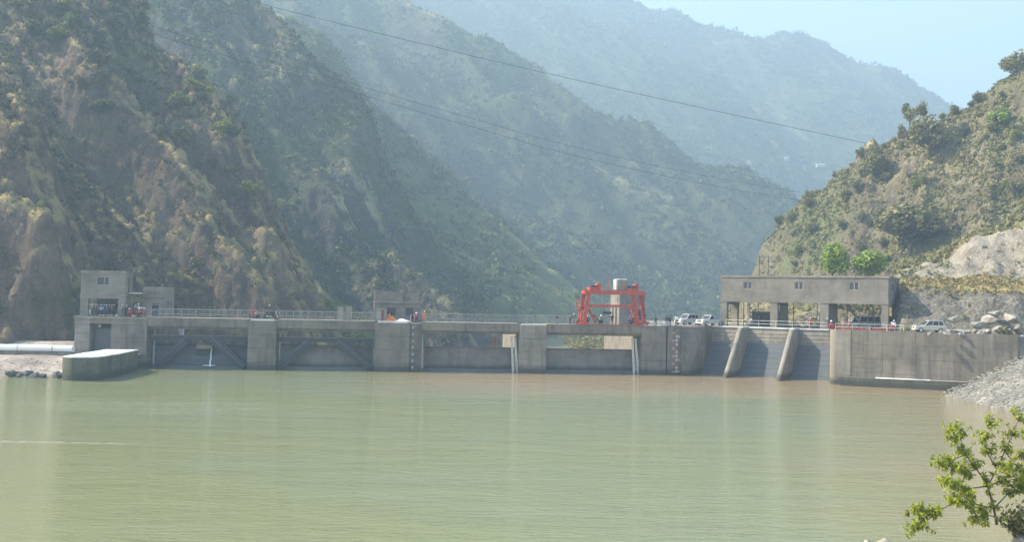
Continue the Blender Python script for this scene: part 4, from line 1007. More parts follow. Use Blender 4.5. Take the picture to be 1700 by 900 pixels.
BIG = [(1585, 528, 145, 2.4, 1.9, 'long pale slab boulder just right of the beige car'), (1598, 549, 141, 2.6, 1.3, 'flat pale boulder at the wall edge below the long slab'),
       (1622, 536, 143, 2.2, 1.6, 'mid grey boulder right of the long pale slab'), (1640, 528, 146, 3.0, 2.0, 'broad pale boulder in the middle of the rock pile'),
       (1652, 519, 149, 2.4, 1.6, 'leaning grey slab behind the broad pale boulder'), (1680, 524, 147, 3.0, 1.9, 'whitest boulder, at the top right of the rock pile'),
       (1660, 545, 142, 2.2, 1.5, 'rounded boulder behind the small shrub on the wall'), (1634, 550, 141, 1.8, 1.2, 'low boulder at the wall edge in the middle of the pile'),
       (1692, 545, 140, 2.2, 1.6, 'grey boulder at the right end of the rock pile')]
for px, py, Y, s, h, lab in BIG:
    p = at(px, py, Y); p.z = max(7.9, p.z - h * .15); boulder(p, s * .85, s * .6, h * .75, lab, 'boulders piled beside the platform')
for k in range(60):
    px = rng.uniform(1545, 1700); Y = rng.uniform(139, 149); p = at(px, 540, Y); p.z = 7.9 + rng.uniform(0, .6) * (px > 1600); s = rng.uniform(.35, 1.0)
    boulder(p, s, s * .8, s * .8, 'small pale stone lying among the large boulders beside the platform', 'small stones beside the platform', name='stone')
for k in range(26):
    px = rng.uniform(-60, 102); Y = 132.8 + rng.uniform(-.5, 1.6); p = at(px, 628, Y); p.z = rng.uniform(.0, .5); s = rng.uniform(.5, 1.25) * (1.25 if k < 6 else .8)
    boulder(p, s * 1.3, s, s * .8, 'dark wet stone at the water line of the sandy left bank', 'dark stones along the left shore', RMD, 'stone')
# stone pitching on the apron and rubble on the sandy bank: too many to count
def rubble(name, pts, sizes, seed, mats, flat=.45):
    rnd = np.random.RandomState(seed); base = []
    for k in range(5):
        me_ = rock_mesh(40 + k, flat, 1, .5); V = np.array([v.co[:] for v in me_.vertices]); Fc = np.array([p_.vertices[:] for p_ in me_.polygons]); base.append((V, Fc))
    Vs = []; Fs = []; off = 0
    for p_, s in zip(pts, sizes):
        V, Fc = base[rnd.randint(5)]; a = rnd.rand() * 6.28; c_, s_ = math.cos(a), math.sin(a)
        W = V * s * np.array([1, rnd.uniform(.6, .9), 1]); W = np.stack([W[:, 0] * c_ - W[:, 1] * s_, W[:, 0] * s_ + W[:, 1] * c_, W[:, 2]], -1) + p_
        Vs.append(W); Fs.append(Fc + off); off += len(V)
    return mesh_np(name, np.concatenate(Vs), np.concatenate(Fs), mats, kind='stuff')
rs = np.random.RandomState(3)
n = 5200; X = rs.uniform(56, 74, n); Y = rs.uniform(96, 133, n); Z = HAP(X, Y); k = (Z > -.2); P_ = np.stack([X, Y, Z + .02], -1)[k]
rubble('stone_pitching', P_, rs.uniform(.16, .5, k.sum()) , 2, m_pitch, .34)
n = 900; X = rs.uniform(-100, -63, n); Y = 132.5 + rs.rand(n) ** 2 * 12; Z = HL(X, Y); P_ = np.stack([X, Y, Z], -1)[Z > -.1]
rubble('bank_rubble', P_, rs.uniform(.1, .35, len(P_)), 4, m_rock)
n = 2600; X = rs.uniform(30, 78, n); Y = rs.uniform(174, 195, n); Z = np.maximum(HR(X, Y), 7.8); P_ = np.stack([X, Y, Z], -1)
rubble('slope_rubble', P_, rs.uniform(.15, .7, n), 5, m_rock)
# pipe on its plinth
r = empty('pipe_line', (-80, 148, 1.8), 0, 'large white pipe lying on a concrete plinth along the left bank', 'pipe')
pa = at(-120, 579, 148.5); pb = at(121.5, 579, 148.5)
zp = at(60, 578.5, 148.5).z
MB().tube((pa.x, 148.5, zp + .0), (pb.x, 148.5, zp + .0), .52, n=18).build('pipe', m_white, r, smooth=False)
for k in range(4): x = pa.x + 3 + k * 5.2; MB().tube((x, 148.5, zp), (x + .18, 148.5, zp), .56, n=18).build('flange', m_top, r)
MB().box(pa.x, pb.x + .0, 148.0, 149.3, .8, zp - .5).build('plinth', m_con, r); fix(r)
# right-hand ground beyond the intake wall
# foreground outcrop
rk = MB(); Y0 = 30.
pr_ = at(1652, 892, Y0)
o = boulder(Vector((pr_.x, Y0 + .3, pr_.z - .75)), 1.6, 1.3, 1.35, 'rounded grey rock at the lower right under the leafy bush', None, [rock_mesh(97, .8, 4, .05)], 'rock'); o.data.materials.append(m_rock); o.data.polygons.foreach_set('use_smooth', [True] * len(o.data.polygons)); o.rotation_euler = (0, 0, .6)
o = boulder(Vector((pr_.x + 1.6, Y0 + .8, pr_.z - 1.2)), 1.3, 1.1, 1.6, 'grey rock in the lower right corner of the picture', None, [rock_mesh(92, .75, 4, .06)], 'rock'); o.data.materials.append(m_rock); o.rotation_euler = (0, 0, 1.6)
for k, (px, py, s, lab) in enumerate([(1424, 902, .14, 'small brown stone, leftmost of the three at the bottom edge'), (1440, 898, .16, 'rounded grey stone, middle of the three at the bottom edge'), (1468, 901, .36, 'flat pale stone, rightmost of the three at the bottom edge')]):
    p = at(px, py, 33); boulder(Vector((p.x, 33, p.z - .05)), s * 1.2, s, s * .8, lab, None, name='stone')
q = at(1455, 915, 33.2); boulder(Vector((q.x, 33.2, q.z - 1.0)), 1.4, 1., 1.25, 'pale rock just breaking the bottom edge under the three small stones', None, name='rock')

# ================================================================== VEGETATION
def mat_leaf(name, dark, lite, trans=.25):
    m = new_mat(name, lite, .75, spec=.15); t = NT(m)
    a = t.n('ShaderNodeAttribute', attribute_name='tone'); nz = t.noise(t.pos(), .6, 3, .6)
    ti = t.n('ShaderNodeAttribute', attribute_name='tint', attribute_type='INSTANCER')
    f = t.math('ADD', t.math('ADD', t.math('MULTIPLY', a.outputs['Fac'], .6), ti.outputs['Fac']), t.math('MULTIPLY', nz, .3))
    c = t.ramp(f, [(.1, dark), (.5, tuple((x + y) / 2 for x, y in zip(dark, lite))), (.95, lite)])
    t.l(c, t.b.inputs['Base Color'])
    tr = t.n('ShaderNodeBsdfTranslucent'); t.l(c, tr.inputs[0]); mx = t.n('ShaderNodeMixShader'); mx.inputs[0].default_value = trans
    t.l(t.b.outputs[0], mx.inputs[1]); t.l(tr.outputs[0], mx.inputs[2]); t.l(mx.outputs[0], t.t.nodes['Material Output'].inputs[0])
    return m
l_near = mat_leaf('cliff scrub leaves', (.075, .08, .035), (.20, .19, .08))
l_mid = mat_leaf('mountain forest leaves', (.045, .065, .028), (.17, .20, .07))
l_far = mat_leaf('far forest leaves', (.045, .065, .03), (.15, .185, .07))
l_right = mat_leaf('right hill leaves', (.135, .13, .052), (.32, .295, .125))
l_right2 = mat_leaf('dull hill leaves', (.09, .10, .05), (.22, .22, .11)); l_bright = mat_leaf('bright spring leaves', (.18, .25, .04), (.36, .45, .09), .4)
l_yel = mat_leaf('yellow green leaves', (.14, .17, .035), (.30, .31, .07), .35)
l_dry = mat_leaf('dry grass blades', (.20, .15, .06), (.42, .34, .14), .2)
l_spur = mat_leaf('light green spur leaves', (.08, .10, .035), (.25, .28, .10)); l_tuft = mat_leaf('brown olive grass tufts', (.12, .095, .055), (.30, .25, .13), .15)
m_bark = mat_plain('bark', (.13, .10, .075), .9, 0, .3)

def crown_proto(seed, nq, flat=.75, leaf=.16, lumps=5):
    rnd = np.random.RandomState(seed)
    lc = rnd.normal(0, 1, (lumps, 3)); lc /= np.linalg.norm(lc, axis=1)[:, None]; lc *= rnd.uniform(.25, .62, (lumps, 1)); lc[:, 2] *= flat
    lr = rnd.uniform(.34, .55, lumps)
    k = rnd.randint(lumps, size=nq); d = rnd.normal(0, 1, (nq, 3)); d /= np.linalg.norm(d, axis=1)[:, None]
    c = lc[k] + d * (lr[k] * rnd.uniform(.55, 1.05, nq))[:, None]; c[:, 2] *= flat
    nrm = d + rnd.normal(0, .55, (nq, 3)); nrm /= np.linalg.norm(nrm, axis=1)[:, None]
    u = np.cross(nrm, rnd.normal(0, 1, (nq, 3))); u /= np.linalg.norm(u, axis=1)[:, None]; v = np.cross(nrm, u)
    s = (leaf * rnd.uniform(.6, 1.4, nq))[:, None]
    V = np.stack([c - u * s - v * s * .6, c + u * s - v * s * .7, c + u * s * .8 + v * s * .7, c - u * s * .7 + v * s * .6], 1).reshape(-1, 3)
    V[:, 2] += flat * .55
    tone = np.repeat(np.clip(.5 + .35 * rnd.normal(0, 1, nq) * .6 + .25 * (k % 3 - 1), 0, 1), 4)
    return V, tone
def set_tone(me, tone):
    a = me.attributes.new('tone', 'FLOAT', 'POINT'); a.data.foreach_set('value', np.asarray(tone, np.float32))
def scatter(name, Hf, x0, x1, y0, y1, n, smin, smax, dens, mat, seed, nq=22, leaf=.2, flat=.75, npro=4, up=(0, 1), lump=5, sink=.1):
    """plants nobody could count: points on the slope, each carrying one of a few shared plant meshes (geometry nodes)"""
    rnd = np.random.RandomState(seed)
    X = rnd.uniform(x0, x1, n); Y = rnd.uniform(y0, y1, n); Z = Hf(X, Y); e = 1.5
    gx = (Hf(X + e, Y) - Z) / e; gy = (Hf(X, Y + e) - Z) / e; nz = 1 / np.sqrt(1 + gx * gx + gy * gy)
    pxx = X / np.maximum(Y, 1) * FPX; k = (Z > -3) & (np.abs(pxx) < 900) & (rnd.rand(n) < dens(X, Y, Z, nz))
    X, Y, Z = X[k], Y[k], Z[k]; m = len(X)
    if m < 12: return
    s = smin + (smax - smin) * rnd.rand(m) ** 2.5
    Z = Z - sink * s
    for i in range(npro):
        V, T = crown_proto(seed * 7 + i, nq, flat, leaf, lump)
        sel = np.arange(m)[i::npro]; j = sel[0]
        pro = mesh_np(name + '_plant', V, np.arange(nq * 4).reshape(-1, 4), mat, kind='stuff'); set_tone(pro.data, T)
        pro.location = (X[j], Y[j], Z[j]); pro.scale = (s[j],) * 3; sel = sel[1:]; q = len(sel)
        me = bpy.data.meshes.new(name); me.vertices.add(q); me.vertices.foreach_set('co', np.stack([X[sel], Y[sel], Z[sel]], -1).astype(np.float32).ravel())
        for nm, typ, val in (('rot', 'FLOAT_VECTOR', np.stack([rnd.uniform(-.25, .25, q), rnd.uniform(-.25, .25, q), rnd.rand(q) * 6.283], -1)), ('siz', 'FLOAT_VECTOR', s[sel][:, None] * np.stack([np.ones(q), np.ones(q), rnd.uniform(.8, 1.35, q)], -1)), ('tint', 'FLOAT', rnd.uniform(-.2, .4, q))):
            at_ = me.attributes.new(nm, typ, 'POINT'); at_.data.foreach_set('vector' if typ == 'FLOAT_VECTOR' else 'value', val.astype(np.float32).ravel())
        me.update(); o = bpy.data.objects.new(name, me); link(o); o['kind'] = 'stuff'
        ng = bpy.data.node_groups.new(name, 'GeometryNodeTree'); ng.interface.new_socket('Geometry', in_out='INPUT', socket_type='NodeSocketGeometry'); ng.interface.new_socket('Geometry', in_out='OUTPUT', socket_type='NodeSocketGeometry')
        N = ng.nodes.new; L = ng.links.new; gi = N('NodeGroupInput'); go = N('NodeGroupOutput'); oi = N('GeometryNodeObjectInfo'); oi.inputs['Object'].default_value = pro; oi.transform_space = 'ORIGINAL'
        mp_ = N('GeometryNodeMeshToPoints'); ip = N('GeometryNodeInstanceOnPoints'); ar = N('GeometryNodeInputNamedAttribute'); ar.data_type = 'FLOAT_VECTOR'; ar.inputs['Name'].default_value = 'rot'
        az = N('GeometryNodeInputNamedAttribute'); az.data_type = 'FLOAT_VECTOR'; az.inputs['Name'].default_value = 'siz'; er = N('FunctionNodeEulerToRotation')
        L(gi.outputs[0], mp_.inputs['Mesh']); L(mp_.outputs[0], ip.inputs['Points']); L(oi.outputs['Geometry'], ip.inputs['Instance']); L(ar.outputs[0], er.inputs[0]); L(er.outputs[0], ip.inputs['Rotation']); L(az.outputs[0], ip.inputs['Scale']); L(ip.outputs[0], go.inputs[0])
        md = o.modifiers.new('plants', 'NODES'); md.node_group = ng
def dn(scale, thr, wid, seed, lo=0., hi=1.):
    return lambda X, Y: lo + (hi - lo) * sstep(thr - wid, thr + wid, fbm(X / scale, Y / scale, 4, seed))
fA = dn(22, .08, .3, 701, .12)
def dA(X, Y, Z, nz): return fA(X, Y) * np.interp(Z, [10, 35, 60], [.3, .45, 1.])
scatter('cliff_scrub', HA, -150, -25, 158, 290, 60000, .3, 1.6, dA, l_near, 11, 16, .24)
scatter('dry_grass_tufts', HA, -140, -25, 156, 290, 190000, .2, .65, lambda X, Y, Z, nz: .16 + .45 * sstep(.35, .65, nz), l_tuft, 12, 8, .34, .8, 4, sink=.25)
fB = dn(35, .02, .3, 711, .12)
scatter('middle_mountain_scrub', HB, -200, 0, 255, 430, 70000, .6, 2.5, lambda X, Y, Z, nz: fB(X, Y) * np.interp(Z, [5, 40, 90], [.6, .7, 1]), l_mid, 13, 16, .22)
scatter('middle_mountain_grass', HB, -200, 0, 255, 430, 110000, .35, 1.1, lambda X, Y, Z, nz: .6, l_tuft, 23, 8, .34, .8, 4, sink=.25)
scatter('spur_woodland', HC, -130, 80, 370, 600, 16000, 1.4, 4.6, lambda X, Y, Z, nz: (.3 + .6 * sstep(-.3, .2, fbm(X / 25, Y / 25, 3, 716))) * (1 - .85 * sstep(.0, .03, X / Y)), l_spur, 14, 26, .17)
fD = dn(70, -.06, .25, 721, .2)
scatter('large_mountain_woodland', HD, -300, 290, 570, 960, 60000, 1.6, 5.5, lambda X, Y, Z, nz: fD(X, Y), l_far, 15, 18, .2)
scatter('large_mountain_scrub', HD, -300, 290, 570, 960, 60000, .8, 2.4, lambda X, Y, Z, nz: .7, l_spur, 25, 10, .3)
fE = dn(120, -.05, .3, 731, .2)
scatter('far_mountain_woodland', HE, -400, 1150, 1050, 1900, 110000, 2.6, 8., lambda X, Y, Z, nz: fE(X, Y), l_far, 16, 12, .24)
fR = dn(14, .02, .3, 741, .15)
def low_right(X, Y): return (X - .42 * (150 - Y) > 52) & (Y + (X - 65) * .42 < 182)
scatter('right_hill_scrub', HR, 15, 160, 165, 285, 110000, .25, 1.35, lambda X, Y, Z, nz: fR(X, Y) * np.where(low_right(X, Y), .05, 1), l_right, 17, 16, .22)
scatter('right_hill_dry_grass', HR, 15, 150, 152, 285, 150000, .2, .6, lambda X, Y, Z, nz: np.where(low_right(X, Y), .04 + .9 * ((Y + (X - 65) * .42 > 159) & (Y + (X - 65) * .42 < 173.5)), .6), l_dry, 18, 8, .32, .9, 4, sink=.2)
scatter('bench_shrubs', HR, 58, 110, 150, 176, 420, .3, 1.1, lambda X, Y, Z, nz: .6, l_right, 19, 40, .16)
scatter('sunny_spur_shrubs', HS, -75, -18, 205, 262, 9000, .35, 1.5, lambda X, Y, Z, nz: .8, l_yel, 20, 24, .2)
# ------------------------------------------------------------------ single trees
def tree_proto(seed, h, w, nq, leafmat, leaf=.16, trunk=.3, lumps=8, flat=.8, sparse=False):
    rnd = random.Random(seed)
    t_ = MB(); lean = Vector((rnd.uniform(-.1, .1), rnd.uniform(-.1, .1), 1))
    p0 = Vector((0, 0, -.4)); p1 = lean * (h * trunk); p2 = lean * (h * .62)
    t_.tube(p0, p1, h * .026, h * .019, 6); t_.tube(p1, p2, h * .019, h * .008, 6)
    for k in range(6):
        a = k * 1.05 + rnd.random(); b = p1.lerp(p2, k / 6); e = b + Vector((math.cos(a) * w * .36, math.sin(a) * w * .36, h * rnd.uniform(.1, .26)))
        t_.tube(b, e, h * .011, h * .004, 5)
    V, tone = crown_proto(seed, nq, 1.0, leaf, lumps)
    ext = V[:, 2].max() - V[:, 2].min(); V[:, 2] = (V[:, 2] - V[:, 2].min()) / ext
    V[:, :2] *= w / 2; V[:, 2] = h * trunk * .75 + V[:, 2] * (h * (1 - trunk * .75))
    return t_, (V, tone), leafmat
def make_tree(pr_, loc, label, group=None, name='tree', s=1., rz=0.):
    t_, (V, tone), lm = pr_
    r = empty(name, loc, rz, label, 'tree', group); r.scale = (s, s, s)
    t_.build('trunk', m_bark, r)
    o = mesh_np('crown', V, np.arange(len(V)).reshape(-1, 4), lm, r); set_tone(o.data, tone); return r
# the ones that can be pointed at
def plant(px, py, Hf, y0, y1):
    return hit(px, py, Hf, y0, y1) or at(px, py, (y0 + y1) / 2)
def stand(px, pyfoot, Y): p = at(px, pyfoot, Y); return p
hp = plant(1383, 463, HR, 160, 300); make_tree(tree_proto(201, 7.5, 6.2, 1800, l_bright, .065, .25, 9), at(1383, 470, 178), 'bright green tree rising behind the raised gate house roof')
make_tree(tree_proto(202, 6.2, 7.6, 1800, l_bright, .065, .22, 9), at(1442, 470, 176), 'yellow green bushy tree behind the right end of the gate house roof')
make_tree(tree_proto(203, 13, 19, 2600, l_right, .055, .3, 12), plant(1512, 424, HR, 160, 300) - Vector((0, 0, .5)), 'wide dark spreading tree in the middle of the right hillside')
make_tree(tree_proto(204, 8.5, 5.5, 700, l_right, .08, .5, 5), plant(1510, 224, HR, 200, 300), 'thin tree on the skyline ridge, left of the umbrella shaped one')
make_tree(tree_proto(205, 7.5, 4.6, 600, l_right, .08, .55, 4), plant(1533, 214, HR, 200, 300), 'small umbrella shaped tree standing on the skyline of the right hill')
make_tree(tree_proto(206, 9, 9, 1500, l_right, .065, .3, 8), plant(1455, 300, HR, 200, 300), 'rounded tree beside the end of the highest cable on the right hill')
make_tree(tree_proto(207, 11, 12, 1600, l_right, .065, .3, 9), plant(1548, 262, HR, 200, 300), 'broad green tree below the umbrella shaped one on the right hill')
make_tree(tree_proto(208, 5.5, 6, 600, l_bright, .11, .3, 7), plant(1660, 215, HR, 180, 300), 'fresh green shrub high on the right hillside near the frame edge')
make_tree(tree_proto(209, 6, 9, 1500, l_right, .065, .1, 9), plant(1690, 122, HR, 180, 300), 'tall tree clump at the top right corner of the hill')
make_tree(tree_proto(210, 2.2, 2.8, 350, l_right, .12, .2, 6), at(1668, 560, 139) - Vector((0, 0, .5)), 'small grey green shrub growing beside the boulders above the wall')
make_tree(tree_proto(211, 4.5, 4.5, 500, l_bright, .12, .3, 6), at(-12, 200, 186.5), 'bright leafy tree reaching in at the left edge, above the other one')
make_tree(tree_proto(212, 4., 4., 500, l_bright, .12, .3, 6), at(-16, 118, 187), 'bright leafy tree top at the left edge, the upper one')
PT = [tree_proto(220 + k, 8, 6 + k % 4, 560, (l_right, l_yel, l_right, l_right2)[k % 4], .085, .3, 9) for k in range(5)]
protoR = [make_tree(PT[k], (0, 0, 0), 'x', 'x') for k in range(5)]
used = [False] * 5
rng = random.Random(17)
def many(protos, used, pts, lab, grp, smin, smax):
    for (p) in pts:
        k = rng.randrange(len(protos)); o = protos[k] if not used[k] else copy_tree(protos[k])
        used[k] = True
        s = rng.uniform(smin, smax); o.location = p; o.scale = (s, s, s * rng.uniform(.85, 1.2)); o.rotation_euler = (0, 0, rng.uniform(0, 6.28)); tag(o, lab, 'tree', grp)
pts = []
crest = [(1340, 332), (1362, 312), (1385, 292), (1410, 275), (1430, 262), (1448, 252), (1466, 243), (1484, 234), (1498, 226), (1565, 200), (1585, 190), (1612, 172), (1690, 105), (1700, 96), (1675, 122)]
for px, py in crest:
    p = hit(px, py + 7, HR, 180, 320)
    if p: pts.append(p)
while len(pts) < 56:
    px = rng.uniform(1290, 1700); py = rng.uniform(160, 450)
    if fbm(np.array([px / 60]), np.array([py / 60]), 3, 8)[0] < -.05: continue
    p = hit(px, py, HR, 160, 320)
    if p and not (px > 1500 and py > 360) and p.y > 178: pts.append(p)
many(protoR, used, pts, 'small rounded tree growing on the grassy right hillside', 'trees on the right hillside', .22, .55)
for k, u_ in enumerate(used):
    if not u_:
        for c in list(protoR[k].children): bpy.data.objects.remove(c)
        bpy.data.objects.remove(protoR[k])
PT = [tree_proto(240 + k, 8, 7 + k % 3, 460, (l_near, l_mid, l_yel)[k % 3], .09, .35, 7) for k in range(3)]
protoL = [make_tree(PT[k], (0, 0, 0), 'x', 'x') for k in range(3)]; pts = []
while len(pts) < 70:
    px = rng.uniform(-20, 420); py = rng.uniform(-15, 250) if rng.random() < .8 else rng.uniform(150, 380)
    if py > 60 + px * .9 or fbm(np.array([px / 70]), np.array([py / 70]), 3, 18)[0] < -.1: continue
    p = hit(px, py, HA, 158, 328)
    if p: pts.append(p)
many(protoL, [False] * 3, pts, 'scraggy tree clinging to the upper slope of the brown left cliff', 'trees on the left cliff', .3, .75)

# ------------------------------------------------------------------ leafy bush in the foreground
def foreground_bush():
    Yb = 30.; base = at(1655, 872, Yb); rnd = random.Random(77)
    r = empty('leafy_bush', base, 0, 'leafy yellow green bush growing from the rock at the lower right', 'bush')
    wood = MB(); tips = []
    def L(px, py, dy=0.): q = at(px, py, Yb + dy); return q - base
    def limb(pts, r0, r1, sub=True):
        n = len(pts) - 1
        for i in range(n):
            wood.tube(pts[i], pts[i + 1], .75 * (r0 + (r1 - r0) * i / n), .75 * (r0 + (r1 - r0) * (i + 1) / n), 6)
        for i in range(1, n + 1): tips.append((pts[i], (pts[i] - pts[i - 1]).normalized(), i / n))
    main = [[L(1655, 872), L(1650, 845), L(1640, 808, .1), L(1622, 780, .2), L(1602, 755, .2), L(1585, 735, .1)],
            [L(1640, 808, .1), L(1610, 812, -.3), L(1588, 806, -.5), L(1575, 800, -.6)],
            [L(1650, 845), L(1620, 838, -.2), L(1590, 832, -.4), L(1560, 848, -.5), L(1536, 868, -.6), L(1526, 872, -.6)],
            [L(1560, 848, -.5), L(1540, 850, -.5), L(1530, 848, -.5)],
            [L(1640, 808, .1), L(1655, 780, .4), L(1668, 750, .6), L(1680, 725, .7), L(1690, 700, .8)],
            [L(1650, 845), L(1672, 822, .2), L(1690, 812, .3), L(1712, 820, .4)],
            [L(1655, 780, .4), L(1640, 755, .5), L(1636, 730, .6), L(1640, 712, .6)],
            [L(1668, 750, .6), L(1688, 775, .5), L(1702, 790, .5)],
            [L(1602, 755, .2), L(1580, 765, 0), L(1568, 768, -.1)], [L(1602, 755, .2), L(1595, 730, .3), L(1587, 715, .3)],
            [L(1622, 780, .2), L(1605, 784, 0), L(1592, 778, -.1)], [L(1640, 808, .1), L(1660, 800, .5), L(1690, 796, .9), L(1715, 800, 1)],
            [L(1655, 860), L(1640, 856, -.2), L(1622, 858, -.3)], [L(1655, 780, .4), L(1672, 776, -.2), L(1690, 760, -.3)],
            [L(1650, 845), L(1632, 848, .5), L(1605, 836, .8), L(1598, 818, .9)]]
    for i, b in enumerate(main): limb(b, .055 if i == 0 else .03, .012)
    twigs = []; rnd.seed(78)
    for (p_, d_, f_) in list(tips):
        for k in range(11 if f_ > .3 else 5):
            d2 = (d_ + Vector((rnd.gauss(0, .7), rnd.gauss(0, .8), rnd.gauss(.1, .6)))).normalized(); e = p_ + d2 * rnd.uniform(.15, .5)
            wood.tube(p_, e, .009, .004, 4); twigs.append((e, d2)); twigs.append(((p_ + e) / 2, d2))
    # bare upright twigs
    for (a, b) in (((1655, 780), (1630, 712)), ((1668, 750), (1663, 702)), ((1680, 725), (1672, 694))): wood.tube(L(*a, .5), L(*b, .6), .01, .003, 4)
    wood.build('branches', m_bark, r, smooth=True)
    V = []; Fq = []; tone = []
    for (e, d_) in twigs:
        if rnd.random() < .12: continue
        nl = rnd.randint(6, 9); tn = min(1, max(0, rnd.gauss(.5, .25)))
        u = d_.cross(Vector((rnd.random(), rnd.random(), rnd.random()))).normalized(); v = d_.cross(u)
        for k in range(nl):
            a = 6.283 * k / nl + rnd.uniform(-.3, .3); out_ = (u * math.cos(a) + v * math.sin(a)) * .9 + d_ * rnd.uniform(-.1, .6) + Vector((0, 0, -.35)); out_.normalize()
            ln = rnd.uniform(.07, .145); w_ = ln * .24; sd = out_.cross(Vector((rnd.gauss(0, .4), rnd.gauss(0, .4), 1))).normalized(); nn = sd.cross(out_)
            s0 = e + d_ * rnd.uniform(-.06, .04); b = len(V)
            V += [s0, s0 + out_ * ln * .35 + sd * w_ - nn * .01, s0 + out_ * ln * .75 + sd * w_ * .8 - Vector((0, 0, ln * .08)), s0 + out_ * ln - Vector((0, 0, ln * .22)),
                  s0 + out_ * ln * .75 - sd * w_ * .8 - Vector((0, 0, ln * .08)), s0 + out_ * ln * .35 - sd * w_ - nn * .01, s0 + out_ * ln * .5 + nn * .015]
            Fq += [(b, b + 1, b + 2, b + 6), (b + 6, b + 2, b + 3, b + 4), (b, b + 6, b + 4, b + 5)]
            tone += [min(1, max(0, tn + rnd.gauss(0, .15)))] * 7
    o = mesh_np('leaves', np.array([tuple(q) for q in V]), np.array(Fq), mat_leaf('bush leaves', (.20, .24, .03), (.50, .54, .08), .5), r); set_tone(o.data, tone)
    o['kind'] = 'stuff'
foreground_bush()
def dry_shrub():
    Yb = 31.; base = at(1700, 890, Yb); rnd = random.Random(5)
    r = empty('dry_shrub', base, 0, 'dull brown green shrub in the lower right corner behind the rock', 'bush')
    w_ = MB()
    for k in range(16):
        a = rnd.uniform(0, 6.28); w_.tube((0, 0, -.4), (math.cos(a) * rnd.uniform(.3, .9), math.sin(a) * .5, rnd.uniform(.4, 1.)), .012, .004, 4)
    w_.build('branches', m_bark, r)
    V, tone = crown_proto(31, 700, .8, .05, 9); o = mesh_np('foliage', V * np.array([1.1, .8, 1.1]), np.arange(len(V)).reshape(-1, 4), l_near, r); set_tone(o.data, tone)
dry_shrub()

# ================================================================== CABLES AND FAR HOUSES
m_cable = mat_plain('cable', (.05, .05, .055), .6)
def cable(pts, rad, lab):
    w = [at(*p) for p in pts]; c = MB(); xs = [p.x for p in w]
    n = 60; X = np.linspace(xs[0], xs[-1], n); co = np.polyfit(xs, [p.z for p in w], 2); Y = np.interp(X, xs, [p.y for p in w]); Z = np.polyval(co, X)
    for i in range(n - 1): c.tube((X[i], Y[i], Z[i]), (X[i + 1], Y[i + 1], Z[i + 1]), rad, n=5)
    o = c.build('overhead_cable', m_cable); tag(o, lab, 'cable', 'overhead cables across the valley')
cable([(-150, -150, 225), (415, 0, 240), (800, 97, 250), (1100, 164, 257), (1300, 208, 262), (1437, 237, 266)], .065, 'highest overhead cable, ending in the trees of the right hill')
cable([(-200, -105, 150), (130, 0, 160), (400, 78, 168), (594, 150, 176), (800, 203, 190), (900, 227, 200), (1298, 312, 240), (1330, 320, 245)], .032, 'middle overhead cable crossing the valley')
cable([(-200, -95, 150), (130, 10, 160), (400, 97, 168), (594, 165, 176), (800, 215, 190), (900, 239, 200), (1300, 328, 240), (1330, 333, 245)], .035, 'lowest overhead cable crossing the valley')
m_tin = mat_plain('tin roof', (.75, .76, .78), .4, .2, .06)
for k, (px, py, w_, lab) in enumerate([(1305, 267, 9, 'tiny white roofed house, leftmost of the far hillside houses'), (1330, 269, 8, 'tiny white roofed house in the middle of the far hillside houses'),
                          (1334, 280, 6, 'tiny pale house below the middle one on the far hillside'), (1361, 280, 17, 'long white roofed house, rightmost on the far hillside')]):
    p = hit(px, py, HE, 1000, 1900) or at(px, py, 1250)
    r = empty('hillside_house', p, 0, lab, 'house', 'houses on the far hillside'); w = w_ * .75 * p.y / FPX; d = 6; r.scale = (1, 1, .6)
    MB().box(-w / 2, w / 2, -d / 2 - 2, d / 2, -3, 3.0).build('wall', m_top, r)
    MB().side([(-d / 2 - 3, 3.0), (-d / 2 - 3, 3.2), (-1, 5.5), (d / 2 + .6, 3.2), (d / 2 + .6, 3.0)], -w / 2 - .6, w / 2 + .6).build('roof', m_tin, r)
    MB().box(-.6, .6, -d / 2 - 2.1, -d / 2 - 2.01, -.5, 1.9).build('door', m_dark, r)

